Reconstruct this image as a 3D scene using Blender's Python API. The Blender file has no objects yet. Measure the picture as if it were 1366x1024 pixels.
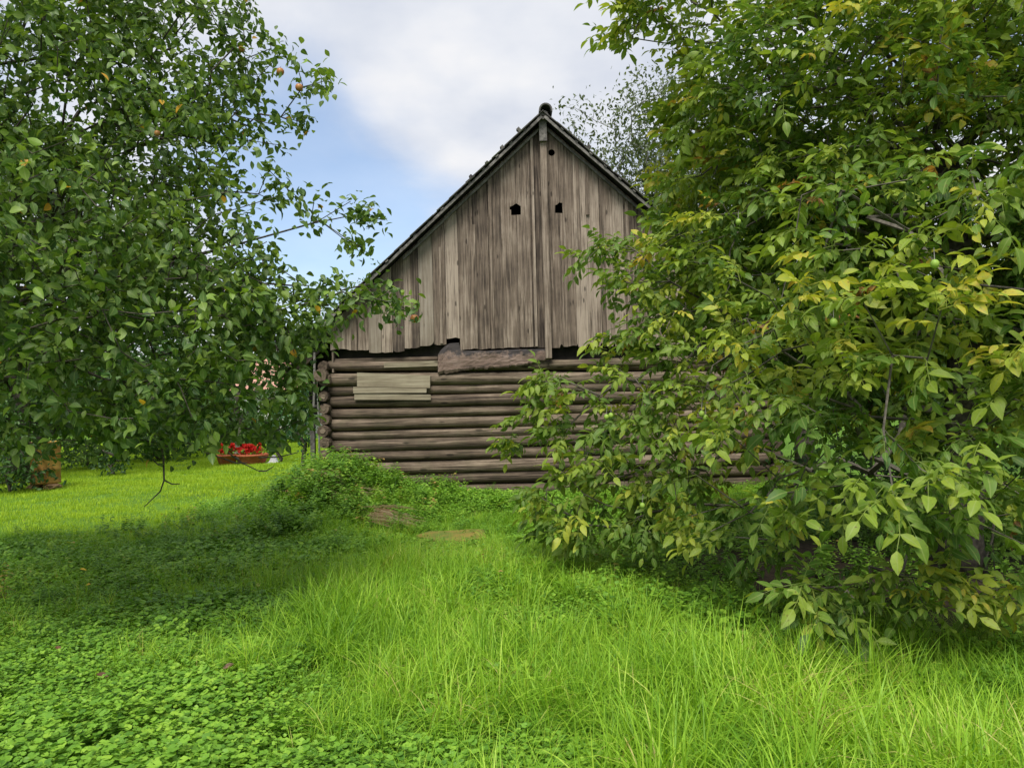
import bpy, math, random
import numpy as np
from mathutils import Matrix, Vector
from mathutils.geometry import tessellate_polygon

random.seed(7)
rng = np.random.default_rng(7)
R = math.radians
sc = bpy.context.scene
C = sc.collection

# ------------------------------------------------------------------ camera
EYE = Vector((0, 0, 1.6))
F = 1000.0                                  # focal length in pixels of the 1366 px wide photograph
cam_d = bpy.data.cameras.new('camera')
cam_d.sensor_width = 36
cam_d.lens = 36 * F / 1366
cam_d.clip_start = 0.05
cam_d.clip_end = 2000
cam = bpy.data.objects.new('camera', cam_d)
C.objects.link(cam)
CM = Matrix.Rotation(R(90 + 1.32), 4, 'X') @ Matrix.Rotation(R(-1.4), 4, 'Z')
cam.matrix_world = Matrix.Translation(EYE) @ CM
sc.camera = cam

# ------------------------------------------------------------------ light
SUN_EL, SUN_AZ = 58, 192                    # degrees; azimuth clockwise from +Y (behind the camera, a little to the left)
w = bpy.data.worlds.new('World')
sc.world = w
w.use_nodes = True
nt = w.node_tree
nt.nodes.clear()
def N(nt, typ, **kw):
    n = nt.nodes.new(typ)
    for k, v in kw.items():
        if k == 'ins':
            for a, b in v.items():
                n.inputs[a].default_value = b
        else:
            setattr(n, k, v)
    return n
def L(nt, a, b):
    nt.links.new(a, b)
def MATH(nt, op, a, b=None, c=None, clamp=False):
    n = nt.nodes.new('ShaderNodeMath'); n.operation = op; n.use_clamp = clamp
    for i, v in enumerate((a, b, c)):
        if v is None: continue
        if isinstance(v, (int, float)): n.inputs[i].default_value = v
        else: nt.links.new(v, n.inputs[i])
    return n.outputs[0]
def RAMP(nt, fac, stops, interp='LINEAR'):
    n = nt.nodes.new('ShaderNodeValToRGB')
    n.color_ramp.interpolation = interp
    e = n.color_ramp.elements
    while len(e) < len(stops): e.new(0.5)
    for i, (p, c) in enumerate(stops):
        e[i].position = p
        if isinstance(c, (int, float)): c = (c, c, c)
        e[i].color = (c[0], c[1], c[2], 1)
    if fac is not None: nt.links.new(fac, n.inputs[0])
    return n.outputs[0]
def MIX(nt, fac, a, b, mode='MIX'):
    n = nt.nodes.new('ShaderNodeMix'); n.data_type = 'RGBA'; n.blend_type = mode
    for s, v in ((0, fac), (6, a), (7, b)):
        if isinstance(v, (int, float)): n.inputs[s].default_value = v
        elif isinstance(v, tuple): n.inputs[s].default_value = (*v[:3], 1)
        else: nt.links.new(v, n.inputs[s])
    return n.outputs[2]
sky = N(nt, 'ShaderNodeTexSky', sky_type='NISHITA', sun_disc=False, sun_elevation=R(SUN_EL), sun_rotation=R(SUN_AZ))
sky.air_density = 1.0; sky.dust_density = 0.6; sky.ozone_density = 2.5
tc = N(nt, 'ShaderNodeTexCoord')
sep = N(nt, 'ShaderNodeSeparateXYZ'); L(nt, tc.outputs['Generated'], sep.inputs[0])
# cloud sheet: direction projected on a high plane
den = MATH(nt, 'MAXIMUM', MATH(nt, 'ADD', sep.outputs[2], 0.22), 0.06)
cx = MATH(nt, 'DIVIDE', sep.outputs[0], den); cy = MATH(nt, 'DIVIDE', sep.outputs[1], den)
cmb = N(nt, 'ShaderNodeCombineXYZ'); L(nt, cx, cmb.inputs[0]); L(nt, cy, cmb.inputs[1])
n1 = N(nt, 'ShaderNodeTexNoise', ins={'Scale': 1.15, 'Detail': 7.0, 'Roughness': 0.52, 'Distortion': 0.35}); L(nt, cmb.outputs[0], n1.inputs['Vector'])
n2 = N(nt, 'ShaderNodeTexNoise', ins={'Scale': 2.6, 'Detail': 5.0, 'Roughness': 0.5}); L(nt, cmb.outputs[0], n2.inputs['Vector'])
# one clear gap in the cloud sheet, low in the sky left of the barn
gap = N(nt, 'ShaderNodeVectorMath', operation='DISTANCE'); L(nt, tc.outputs['Generated'], gap.inputs[0])
gap.inputs[1].default_value = Vector((-0.26, 1.0, 0.27)).normalized()
gapf = RAMP(nt, gap.outputs['Value'], [(0.03, 0.33), (0.24, 0.0)], 'EASE')
cover = MATH(nt, 'SUBTRACT', MATH(nt, 'ADD', n1.outputs[0], 0.17), gapf)
mask = RAMP(nt, cover, [(0.42, 0.30), (0.68, 1.0)], 'EASE')
ccol = RAMP(nt, n2.outputs[0], [(0.34, (2.85, 3.05, 3.5)), (0.52, (3.55, 3.65, 3.9)), (0.68, (4.2, 4.15, 4.15))])
skyc = MIX(nt, mask, MIX(nt, 1.0, sky.outputs[0], (0.85, 0.88, 0.88), 'MULTIPLY'), ccol)
bg = N(nt, 'ShaderNodeBackground', ins={'Strength': 0.1}); L(nt, skyc, bg.inputs[0])
wo = N(nt, 'ShaderNodeOutputWorld'); L(nt, bg.outputs[0], wo.inputs[0])

sd = bpy.data.lights.new('sun', 'SUN')
sd.energy = 2.2
sd.angle = R(30)
sd.color = (1.0, 0.955, 0.87)
sun = bpy.data.objects.new('sun', sd)
C.objects.link(sun)
to_sun = Vector((math.sin(R(SUN_AZ)) * math.cos(R(SUN_EL)), math.cos(R(SUN_AZ)) * math.cos(R(SUN_EL)), math.sin(R(SUN_EL))))
sun.rotation_euler = to_sun.to_track_quat('Z', 'Y').to_euler()
sun.location = (0, 0, 30)

sc.view_settings.view_transform = 'Standard'
sc.view_settings.look = 'None'
sc.view_settings.exposure = 1.22
sc.view_settings.gamma = 1
sc.view_settings.use_curve_mapping = False
sc.render.engine = 'CYCLES'
sc.cycles.max_bounces = 7
sc.cycles.diffuse_bounces = 4
sc.cycles.glossy_bounces = 2
sc.cycles.transmission_bounces = 5
sc.cycles.use_denoising = True

# ------------------------------------------------------------------ helpers
def at(px, py, Y):
    """point of the world plane y=Y seen at photograph pixel (px, py)"""
    d = CM.to_3x3() @ Vector((px - 683, 512 - py, -F))
    return EYE + d * (Y / d.y)

def tag(o, label=None, cat=None, group=None, kind=None):
    if label: o['label'] = label
    if cat: o['category'] = cat
    if group: o['group'] = group
    if kind: o['kind'] = kind
    return o

def empty(name, loc, label=None, cat=None, group=None):
    o = bpy.data.objects.new(name, None)
    o.empty_display_size = 0.2
    C.objects.link(o)
    o.location = loc
    o.matrix_world = Matrix.Translation(Vector(loc))
    return tag(o, label, cat, group)

def wloc(o):
    v = Vector((0, 0, 0))
    while o is not None:
        v = v + Vector(o.location); o = o.parent
    return v

def npmesh(name, V, faces, mat=None, attrs=None, smooth=False):
    """faces: (n,k) int array with constant k, or a list of such arrays"""
    me = bpy.data.meshes.new(name)
    V = np.asarray(V, dtype=np.float32).reshape(-1, 3)
    fl = faces if isinstance(faces, list) else [faces]
    fl = [np.asarray(f, dtype=np.int32) for f in fl if len(f)]
    me.vertices.add(len(V)); me.vertices.foreach_set('co', V.ravel())
    tot = np.concatenate([np.full(len(f), f.shape[1], dtype=np.int32) for f in fl])
    idx = np.concatenate([f.ravel() for f in fl])
    me.loops.add(len(idx)); me.loops.foreach_set('vertex_index', idx)
    me.polygons.add(len(tot))
    st = np.concatenate([[0], np.cumsum(tot)[:-1]]).astype(np.int32)
    me.polygons.foreach_set('loop_start', st)
    me.polygons.foreach_set('use_smooth', np.full(len(tot), bool(smooth)))
    if attrs:
        for k, v in attrs.items():
            v = np.asarray(v, dtype=np.float32)
            if v.ndim == 1:
                a = me.attributes.new(k, 'FLOAT', 'POINT'); a.data.foreach_set('value', v)
            else:
                a = me.attributes.new(k, 'FLOAT_VECTOR', 'POINT'); a.data.foreach_set('vector', v.ravel())
    if mat: me.materials.append(mat)
    me.update(calc_edges=True)
    return me

def put(name, me, parent=None, loc=(0, 0, 0)):
    o = bpy.data.objects.new(name, me)
    C.objects.link(o)
    o.parent = parent
    o.location = loc
    return o

def part(name, V, faces, mat, parent, attrs=None, smooth=False, kind=None, label=None):
    """V in world coordinates; the object's origin goes to the middle of its shape"""
    V = np.asarray(V, dtype=np.float64).reshape(-1, 3)
    c = V.mean(0)
    me = npmesh(name, V - c, faces, mat, attrs, smooth)
    base = wloc(parent) if parent else Vector((0, 0, 0))
    o = put(name, me, parent, Vector(c) - base)
    return tag(o, label=label, kind=kind)

def box_vf(lo, hi):
    x0, y0, z0 = lo; x1, y1, z1 = hi
    V = [(x0,y0,z0),(x1,y0,z0),(x1,y1,z0),(x0,y1,z0),(x0,y0,z1),(x1,y0,z1),(x1,y1,z1),(x0,y1,z1)]
    Fc = [(0,3,2,1),(4,5,6,7),(0,1,5,4),(1,2,6,5),(2,3,7,6),(3,0,4,7)]
    return np.array(V, float), np.array(Fc)

def slab_vf(poly, y0, y1, jit=0.0, hole=None):
    """polygon in the x,z plane (counter-clockwise seen from -y), extruded from y0 (front) to y1"""
    loops = [[Vector((a, b, 0)) for a, b in poly]]
    if hole: loops.append([Vector((a, b, 0)) for a, b in hole])
    tris = tessellate_polygon(loops)
    pts = list(poly) + (list(hole) if hole else [])
    n = len(pts)
    V = [(a, y0 + (jit * math.sin(i * 2.1) if jit else 0), b) for i, (a, b) in enumerate(pts)] + [(a, y1, b) for a, b in pts]
    T = []
    for t in tris:
        a, b, c = (pts[i] for i in t)
        if (b[0]-a[0])*(c[1]-a[1]) - (b[1]-a[1])*(c[0]-a[0]) < 0: t = (t[0], t[2], t[1])
        T.append(t); T.append((t[0]+n, t[2]+n, t[1]+n))
    Q = []
    off = 0
    for lp in loops:
        m = len(lp)
        for i in range(m):
            j = (i + 1) % m
            Q.append((off+i, off+i+n, off+j+n, off+j))
        off += m
    return np.array(V, float), [np.array(T), np.array(Q)]

def tube_vf(P, rad, k=8, caps=True, wob=0.0, seed=0):
    """tube along points P with radii rad"""
    P = np.asarray(P, float); n = len(P)
    rr = np.random.default_rng(seed)
    T = np.gradient(P, axis=0); T /= np.linalg.norm(T, axis=1)[:, None] + 1e-9
    up = np.array([0, 0, 1.0]) if abs(T[0][2]) < 0.9 else np.array([1.0, 0, 0])
    V = []
    prof = 1 + wob * rr.normal(size=k)
    for i in range(n):
        a = np.cross(T[i], up); a /= np.linalg.norm(a); b = np.cross(a, T[i])
        for j in range(k):
            th = 2 * math.pi * j / k
            r = rad[i] * prof[j] * (1 + wob * 0.6 * rr.normal())
            V.append(P[i] + r * (math.cos(th) * a + math.sin(th) * b))
    Fc = []
    for i in range(n - 1):
        for j in range(k):
            j2 = (j + 1) % k
            Fc.append((i*k+j, i*k+j2, (i+1)*k+j2, (i+1)*k+j))
    out = [np.array(Fc)]
    if caps:
        V.append(P[0]); V.append(P[-1])
        c0, c1 = n*k, n*k+1
        T3 = [(c0, (j+1) % k, j) for j in range(k)] + [(c1, (n-1)*k+j, (n-1)*k+(j+1) % k) for j in range(k)]
        out.append(np.array(T3))
    return np.array(V), out

# smooth value noise on arrays
_lat = np.random.default_rng(3).random((64, 64))
def vnoise(x, y, s=1.0):
    x = np.asarray(x, float) * s + 1000; y = np.asarray(y, float) * s + 1000
    xi = np.floor(x).astype(int); yi = np.floor(y).astype(int)
    fx = x - xi; fy = y - yi
    fx = fx*fx*(3-2*fx); fy = fy*fy*(3-2*fy)
    g = lambda a, b: _lat[a % 64, b % 64]
    return (g(xi,yi)*(1-fx)+g(xi+1,yi)*fx)*(1-fy) + (g(xi,yi+1)*(1-fx)+g(xi+1,yi+1)*fx)*fy

def gz(x, y):
    x = np.asarray(x, float); y = np.asarray(y, float)
    h = 0.60*np.exp(-((x+2.75)/1.05)**2 - ((y-12.0)/2.3)**2)
    h = h + 0.10*np.exp(-((x+1.2)/1.2)**2 - ((y-11.4)/1.2)**2)
    h = h + (vnoise(x, y, 0.45)-0.5)*0.16 + (vnoise(x+9, y+5, 1.6)-0.5)*0.05
    return h - 0.02

# ------------------------------------------------------------------ materials
def new_mat(name):
    m = bpy.data.materials.new(name); m.use_nodes = True
    t = m.node_tree; t.nodes.clear()
    o = t.nodes.new('ShaderNodeOutputMaterial')
    return m, t, o

def leaf_mat(name, stops, rough=0.5, rib=0.0, patch=0.0, spots=0.0, trans=0.35, spec=0.35, tr_gain=(1.25, 1.25, 0.6), obj_rand=0.25, vein=0.0, blot=0.12):
    m, t, o = new_mat(name)
    at_ = N(t, 'ShaderNodeAttribute', attribute_name='tint')
    oi = N(t, 'ShaderNodeObjectInfo')
    v = MATH(t, 'ADD', at_.outputs['Fac'], MATH(t, 'MULTIPLY', MATH(t, 'SUBTRACT', oi.outputs['Random'], 0.5), obj_rand), clamp=True)
    geo = N(t, 'ShaderNodeNewGeometry')
    nz = N(t, 'ShaderNodeTexNoise', ins={'Scale': 30.0, 'Detail': 2.0}); L(t, geo.outputs['Position'], nz.inputs['Vector'])
    v = MATH(t, 'ADD', v, MATH(t, 'MULTIPLY', MATH(t, 'SUBTRACT', nz.outputs[0], 0.5), blot), clamp=True)
    if patch:
        lo = N(t, 'ShaderNodeTexNoise', ins={'Scale': 0.9, 'Detail': 3.0}); L(t, geo.outputs['Position'], lo.inputs['Vector'])
        v = MATH(t, 'ADD', v, MATH(t, 'MULTIPLY', MATH(t, 'SUBTRACT', lo.outputs[0], 0.52), patch), clamp=True)
    col = RAMP(t, v, stops)
    if spots:
        sn = N(t, 'ShaderNodeTexNoise', ins={'Scale': 55.0, 'Detail': 3.0, 'Roughness': 0.7}); L(t, geo.outputs['Position'], sn.inputs['Vector'])
        col = MIX(t, RAMP(t, sn.outputs[0], [(0.60, 0.0), (0.68, spots)]), col, (0.11, 0.065, 0.025))
    if rib:
        ed = N(t, 'ShaderNodeAttribute', attribute_name='edge')
        col = MIX(t, RAMP(t, ed.outputs['Fac'], [(0.04, rib), (0.16, 0.0)]), col, (0.30, 0.36, 0.12))
    p = N(t, 'ShaderNodeBsdfPrincipled', ins={'Roughness': rough, 'Specular IOR Level': spec})
    # leaves are paler on the underside
    col2 = MIX(t, MATH(t, 'MULTIPLY', geo.outputs['Backfacing'], 0.35), col, MIX(t, 1.0, col, (1.5, 1.5, 1.9), 'MULTIPLY'))
    L(t, col2, p.inputs['Base Color'])
    tr = N(t, 'ShaderNodeBsdfTranslucent'); L(t, MIX(t, 1.0, col, tr_gain, 'MULTIPLY'), tr.inputs[0])
    mx = N(t, 'ShaderNodeMixShader', ins={0: trans}); L(t, p.outputs[0], mx.inputs[1]); L(t, tr.outputs[0], mx.inputs[2])
    L(t, mx.outputs[0], o.inputs[0])
    return m

def wood_mat(name, dark, mid, light, scale=(30, 30, 1.3), rough=0.85, knots=True, bump=0.35, axis='Z', moss=None, rnd=0.5, crk=0.0):
    m, t, o = new_mat(name)
    tcn = N(t, 'ShaderNodeTexCoord'); oi = N(t, 'ShaderNodeObjectInfo')
    add = N(t, 'ShaderNodeVectorMath', operation='ADD'); L(t, tcn.outputs['Object'], add.inputs[0])
    sc_ = N(t, 'ShaderNodeVectorMath', operation='SCALE'); sc_.inputs[0].default_value = (37, 19, 53); L(t, oi.outputs['Random'], sc_.inputs['Scale'])
    L(t, sc_.outputs[0], add.inputs[1])
    # knots bend the grain around them
    mpk = N(t, 'ShaderNodeMapping'); L(t, add.outputs[0], mpk.inputs[0])
    ks = {'Z': (7.5, 2.0, 2.3), 'X': (1.6, 5.0, 5.0), 'Y': (5.0, 1.6, 5.0)}[axis]
    mpk.inputs['Scale'].default_value = ks
    vo = N(t, 'ShaderNodeTexVoronoi', ins={'Scale': 1.0, 'Randomness': 1.0}); L(t, mpk.outputs[0], vo.inputs['Vector'])
    kn = RAMP(t, vo.outputs['Distance'], [(0.07, 1.0), (0.14, 0.0)], 'EASE')
    ad2 = add
    mp = N(t, 'ShaderNodeMapping'); L(t, ad2.outputs[0], mp.inputs[0]); mp.inputs['Scale'].default_value = scale
    g1 = N(t, 'ShaderNodeTexNoise', ins={'Scale': 1.0, 'Detail': 5.0, 'Roughness': 0.62, 'Distortion': 0.3}); L(t, mp.outputs[0], g1.inputs['Vector'])
    g2 = N(t, 'ShaderNodeTexNoise', ins={'Scale': 2.2, 'Detail': 4.0, 'Roughness': 0.6}); L(t, tcn.outputs['Object'], g2.inputs['Vector'])
    L(t, add.outputs[0], g2.inputs['Vector'])
    mp3 = N(t, 'ShaderNodeMapping'); L(t, ad2.outputs[0], mp3.inputs[0]); mp3.inputs['Scale'].default_value = tuple(3.4*s if s > 5 else 1.5*s for s in scale)
    g3 = N(t, 'ShaderNodeTexNoise', ins={'Scale': 1.0, 'Detail': 3.0, 'Roughness': 0.6}); L(t, mp3.outputs[0], g3.inputs['Vector'])
    crack = RAMP(t, g3.outputs[0], [(0.30+crk, 1.0), (0.38+crk, 0.0)])
    f = MATH(t, 'ADD', MATH(t, 'MULTIPLY', g1.outputs[0], 0.85), MATH(t, 'MULTIPLY', MATH(t, 'SUBTRACT', g2.outputs[0], 0.1), 0.42))
    f = MATH(t, 'ADD', f, MATH(t, 'MULTIPLY', MATH(t, 'SUBTRACT', oi.outputs['Random'], 0.5), rnd*0.4))
    col = RAMP(t, f, [(0.36, dark), (0.58, mid), (0.80, light)])
    col = MIX(t, MATH(t, 'MULTIPLY', crack, 0.6), col, tuple(0.3*c for c in dark))
    if knots: col = MIX(t, MATH(t, 'MULTIPLY', kn, 0.75), col, tuple(0.45*c for c in dark))
    if moss:
        g4 = N(t, 'ShaderNodeTexNoise', ins={'Scale': 3.0, 'Detail': 5.0, 'Roughness': 0.65}); L(t, add.outputs[0], g4.inputs['Vector'])
        col = MIX(t, RAMP(t, g4.outputs[0], [(0.50, 0.0), (0.66, moss[1])]), col, moss[0])
    p = N(t, 'ShaderNodeBsdfPrincipled', ins={'Roughness': rough, 'Specular IOR Level': 0.25}); L(t, col, p.inputs['Base Color'])
    b = N(t, 'ShaderNodeBump', ins={'Strength': bump, 'Distance': 0.012})
    hgt = MATH(t, 'SUBTRACT', g1.outputs[0], MATH(t, 'MULTIPLY', crack, 0.5))
    L(t, hgt, b.inputs['Height']); L(t, b.outputs[0], p.inputs['Normal'])
    L(t, p.outputs[0], o.inputs[0])
    return m

def plain_mat(name, c1, c2, scale=6, rough=0.8, bump=0.3, dist=0.01, detail=5, metallic=0):
    m, t, o = new_mat(name)
    tcn = N(t, 'ShaderNodeTexCoord')
    g = N(t, 'ShaderNodeTexNoise', ins={'Scale': scale, 'Detail': detail, 'Roughness': 0.6}); L(t, tcn.outputs['Object'], g.inputs['Vector'])
    p = N(t, 'ShaderNodeBsdfPrincipled', ins={'Roughness': rough, 'Specular IOR Level': 0.3, 'Metallic': metallic})
    L(t, RAMP(t, g.outputs[0], [(0.35, c1), (0.65, c2)]), p.inputs['Base Color'])
    b = N(t, 'ShaderNodeBump', ins={'Strength': bump, 'Distance': dist}); L(t, g.outputs[0], b.inputs['Height']); L(t, b.outputs[0], p.inputs['Normal'])
    L(t, p.outputs[0], o.inputs[0])
    return m

M = {}
M['board'] = wood_mat('weathered_board', (0.048,0.037,0.030), (0.168,0.130,0.100), (0.34,0.28,0.225), crk=0.05, rnd=0.95, bump=0.6)
M['board_pale'] = wood_mat('pale_board', (0.12,0.095,0.07), (0.22,0.185,0.145), (0.31,0.275,0.23), rnd=0.1)
M['patch'] = wood_mat('pale_patch_board', (0.12,0.10,0.07), (0.235,0.20,0.14), (0.34,0.30,0.22), scale=(1.5, 30, 30), axis='X', bump=0.2, rnd=0.2)
M['log'] = wood_mat('log_wood', (0.034,0.025,0.018), (0.125,0.093,0.067), (0.27,0.212,0.155), scale=(0.9, 26, 26), axis='X', bump=1.0, crk=0.07, moss=((0.07,0.08,0.035), 0.25))
M['log_y'] = wood_mat('log_end_wood', (0.035,0.026,0.019), (0.09,0.066,0.047), (0.17,0.13,0.095), scale=(22, 1.0, 22), axis='Y', bump=0.6)
M['slab'] = wood_mat('bark_slab_wood', (0.05,0.040,0.034), (0.165,0.115,0.092), (0.25,0.185,0.155), scale=(3.5, 16, 16), axis='X', bump=1.0, knots=False, rnd=0.0)
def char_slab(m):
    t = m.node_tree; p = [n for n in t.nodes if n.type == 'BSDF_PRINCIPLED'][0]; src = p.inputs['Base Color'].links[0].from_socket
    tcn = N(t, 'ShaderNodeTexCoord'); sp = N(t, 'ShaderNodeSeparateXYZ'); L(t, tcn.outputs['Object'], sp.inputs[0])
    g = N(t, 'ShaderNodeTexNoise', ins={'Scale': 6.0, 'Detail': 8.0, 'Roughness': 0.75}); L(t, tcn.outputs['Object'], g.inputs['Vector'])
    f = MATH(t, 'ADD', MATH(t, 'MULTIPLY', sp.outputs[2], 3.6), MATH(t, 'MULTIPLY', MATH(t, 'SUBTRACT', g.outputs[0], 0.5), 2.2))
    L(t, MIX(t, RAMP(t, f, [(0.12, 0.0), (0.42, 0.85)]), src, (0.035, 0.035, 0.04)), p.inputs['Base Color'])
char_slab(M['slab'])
M['roofwood'] = wood_mat('roof_shingle_wood', (0.030,0.028,0.026), (0.075,0.070,0.066), (0.15,0.145,0.135), scale=(12, 3, 12), axis='Y', moss=((0.05,0.07,0.02), 0.7))
M['barge'] = wood_mat('barge_wood', (0.05,0.046,0.042), (0.13,0.122,0.112), (0.23,0.215,0.20), scale=(14, 14, 14), knots=False)
M['dark'] = plain_mat('shade_toned_wood', (0.012,0.010,0.009), (0.03,0.025,0.02))  # near-black tone puts the shade of interior and soffits into the colour
M['bark'] = plain_mat('bark', (0.030,0.025,0.020), (0.10,0.085,0.068), scale=22, bump=0.8)
M['bark_brown'] = plain_mat('brown_grey_bark', (0.055,0.048,0.038), (0.14,0.125,0.10), scale=18, bump=0.6)
M['bark_grey'] = plain_mat('grey_bark', (0.10,0.095,0.085), (0.22,0.21,0.19), scale=14, bump=0.6)
M['walnut'] = leaf_mat('walnut_leaf', [(0.0,(0.048,0.115,0.022)),(0.35,(0.120,0.210,0.030)),(0.62,(0.230,0.315,0.038)),(0.82,(0.38,0.42,0.050)),(0.90,(0.46,0.37,0.05)),(0.955,(0.36,0.17,0.035)),(1.0,(0.14,0.07,0.035))], trans=0.38, spec=0.25, rough=0.5, obj_rand=0.0, blot=0.24, rib=0.45, spots=0.75)
M['apple'] = leaf_mat('apple_leaf', [(0.0,(0.038,0.088,0.022)),(0.45,(0.088,0.162,0.030)),(0.80,(0.185,0.275,0.042)),(0.97,(0.16,0.27,0.03)),(0.985,(0.6,0.42,0.03)),(1.0,(0.55,0.30,0.03))], trans=0.32, spec=0.3, rough=0.48, obj_rand=0.0, blot=0.03, rib=0.35, spots=0.25)
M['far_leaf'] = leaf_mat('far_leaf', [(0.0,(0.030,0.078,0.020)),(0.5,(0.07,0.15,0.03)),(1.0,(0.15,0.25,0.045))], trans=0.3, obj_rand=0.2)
M['birch_leaf'] = leaf_mat('birch_leaf', [(0.0,(0.05,0.075,0.03)),(0.5,(0.10,0.135,0.05)),(1.0,(0.18,0.21,0.08))], trans=0.35, obj_rand=0.0)
M['conifer'] = leaf_mat('conifer_leaf', [(0.0,(0.015,0.06,0.022)),(1.0,(0.05,0.14,0.04))], trans=0.15, obj_rand=0.0)
M['grass'] = leaf_mat('grass_blade', [(0.0,(0.075,0.185,0.016)),(0.35,(0.165,0.330,0.022)),(0.7,(0.275,0.460,0.032)),(0.93,(0.40,0.56,0.06)),(1.0,(0.46,0.42,0.13))], rough=0.5, trans=0.45, spec=0.3, obj_rand=0.35, patch=0.9)
M['lawn'] = leaf_mat('lawn_blade', [(0.0,(0.16,0.29,0.016)),(0.5,(0.29,0.44,0.022)),(1.0,(0.42,0.53,0.04))], rough=0.55, trans=0.45, spec=0.25, obj_rand=0.4, patch=0.6)
M['ivy'] = leaf_mat('creeping_leaf', [(0.0,(0.075,0.185,0.022)),(0.5,(0.165,0.335,0.034)),(1.0,(0.28,0.46,0.05))], rough=0.5, trans=0.3, spec=0.25, obj_rand=0.4, patch=0.8)
M['weed'] = leaf_mat('weed_leaf', [(0.0,(0.075,0.185,0.022)),(0.5,(0.17,0.33,0.034)),(0.9,(0.28,0.43,0.05)),(1.0,(0.36,0.24,0.08))], rough=0.5, trans=0.35, obj_rand=0.45)
M['straw'] = leaf_mat('dry_straw', [(0.0,(0.30,0.19,0.10)),(0.5,(0.52,0.38,0.22)),(1.0,(0.66,0.54,0.34))], trans=0.1, obj_rand=0.1)
M['apple_skin'] = plain_mat('apple_skin', (0.34,0.07,0.035), (0.38,0.20,0.06), scale=9, rough=0.35, bump=0.0)
M['walnut_husk'] = plain_mat('walnut_husk', (0.16,0.28,0.04), (0.26,0.38,0.06), scale=20, rough=0.5, bump=0.1)
M['stone'] = plain_mat('pale_stone', (0.28,0.27,0.20), (0.46,0.44,0.36), scale=9, bump=0.6)
M['stone_brown'] = plain_mat('brown_stone', (0.20,0.11,0.05), (0.42,0.27,0.14), scale=9, bump=0.6)
M['moss_slab'] = plain_mat('mossy_slab', (0.09,0.15,0.02), (0.22,0.17,0.035), scale=7, bump=0.9, dist=0.02)
M['drum'] = plain_mat('ochre_rust', (0.30,0.14,0.03), (0.44,0.26,0.06), scale=5, rough=0.75, bump=0.2)
M['red'] = plain_mat('red_petals', (0.62,0.02,0.02), (0.75,0.06,0.04), scale=20, rough=0.6, bump=0)
M['terracotta'] = plain_mat('terracotta', (0.45,0.10,0.05), (0.58,0.19,0.09), scale=9)
M['pale'] = plain_mat('pale_cloth', (0.62,0.62,0.66), (0.78,0.77,0.76), scale=9)
M['plaster'] = plain_mat('house_plaster', (0.48,0.46,0.42), (0.62,0.60,0.55), scale=3)
M['rooftile'] = plain_mat('pink_roof_tile', (0.35,0.17,0.13), (0.48,0.27,0.21), scale=4)
M['glass'] = plain_mat('window_glass', (0.02,0.025,0.03), (0.04,0.045,0.05), rough=0.1, bump=0)

def ground_mat():
    m, t, o = new_mat('soil_and_grass')
    tcn = N(t, 'ShaderNodeTexCoord')
    g = N(t, 'ShaderNodeTexNoise', ins={'Scale': 0.35, 'Detail': 6.0, 'Roughness': 0.6}); L(t, tcn.outputs['Object'], g.inputs['Vector'])
    g2 = N(t, 'ShaderNodeTexNoise', ins={'Scale': 14.0, 'Detail': 5.0, 'Roughness': 0.7}); L(t, tcn.outputs['Object'], g2.inputs['Vector'])
    c = RAMP(t, g2.outputs[0], [(0.3,(0.035,0.06,0.012)),(0.5,(0.07,0.15,0.014)),(0.7,(0.14,0.27,0.02))])
    c = MIX(t, RAMP(t, g.outputs[0], [(0.45,0.0),(0.6,0.5)]), c, (0.10,0.20,0.018))
    at_ = N(t, 'ShaderNodeAttribute', attribute_name='soil')
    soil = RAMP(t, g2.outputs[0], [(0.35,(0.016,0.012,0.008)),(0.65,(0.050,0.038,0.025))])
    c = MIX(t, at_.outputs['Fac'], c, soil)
    p = N(t, 'ShaderNodeBsdfPrincipled', ins={'Roughness': 0.9, 'Specular IOR Level': 0.15}); L(t, c, p.inputs['Base Color'])
    b = N(t, 'ShaderNodeBump', ins={'Strength': 0.8, 'Distance': 0.03}); L(t, g2.outputs[0], b.inputs['Height']); L(t, b.outputs[0], p.inputs['Normal'])
    L(t, p.outputs[0], o.inputs[0])
    return m

# ------------------------------------------------------------------ ground
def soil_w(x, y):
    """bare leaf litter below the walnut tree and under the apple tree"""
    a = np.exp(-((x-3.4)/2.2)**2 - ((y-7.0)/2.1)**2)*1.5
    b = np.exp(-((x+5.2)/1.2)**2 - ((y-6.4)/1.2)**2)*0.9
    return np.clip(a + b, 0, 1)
def axis_pts(near, step, far):
    a = list(np.arange(0, near, step)); s = step
    while a[-1] < far:
        s *= 1.22; a.append(a[-1] + s)
    return np.array(a)
xp = axis_pts(8, 0.16, 600)
gx = np.concatenate([-xp[::-1], xp[1:]])
gy = np.concatenate([-axis_pts(2, 0.5, 60)[::-1], axis_pts(16, 0.16, 700)[1:]])
GX, GY = np.meshgrid(gx, gy)
fade = np.clip((40-np.hypot(GX, GY))/25, 0, 1)
GZ = gz(GX, GY) * np.maximum(fade, 0) 
nx, ny = len(gx), len(gy)
ii = np.arange(ny-1)[:, None]*nx + np.arange(nx-1)[None, :]
gf = np.stack([ii, ii+1, ii+nx+1, ii+nx], -1).reshape(-1, 4)
gme = npmesh('ground', np.stack([GX, GY, GZ], -1), gf, ground_mat(), {'soil': soil_w(GX, GY).ravel()}, True)
tag(put('ground', gme), kind='structure')

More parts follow.
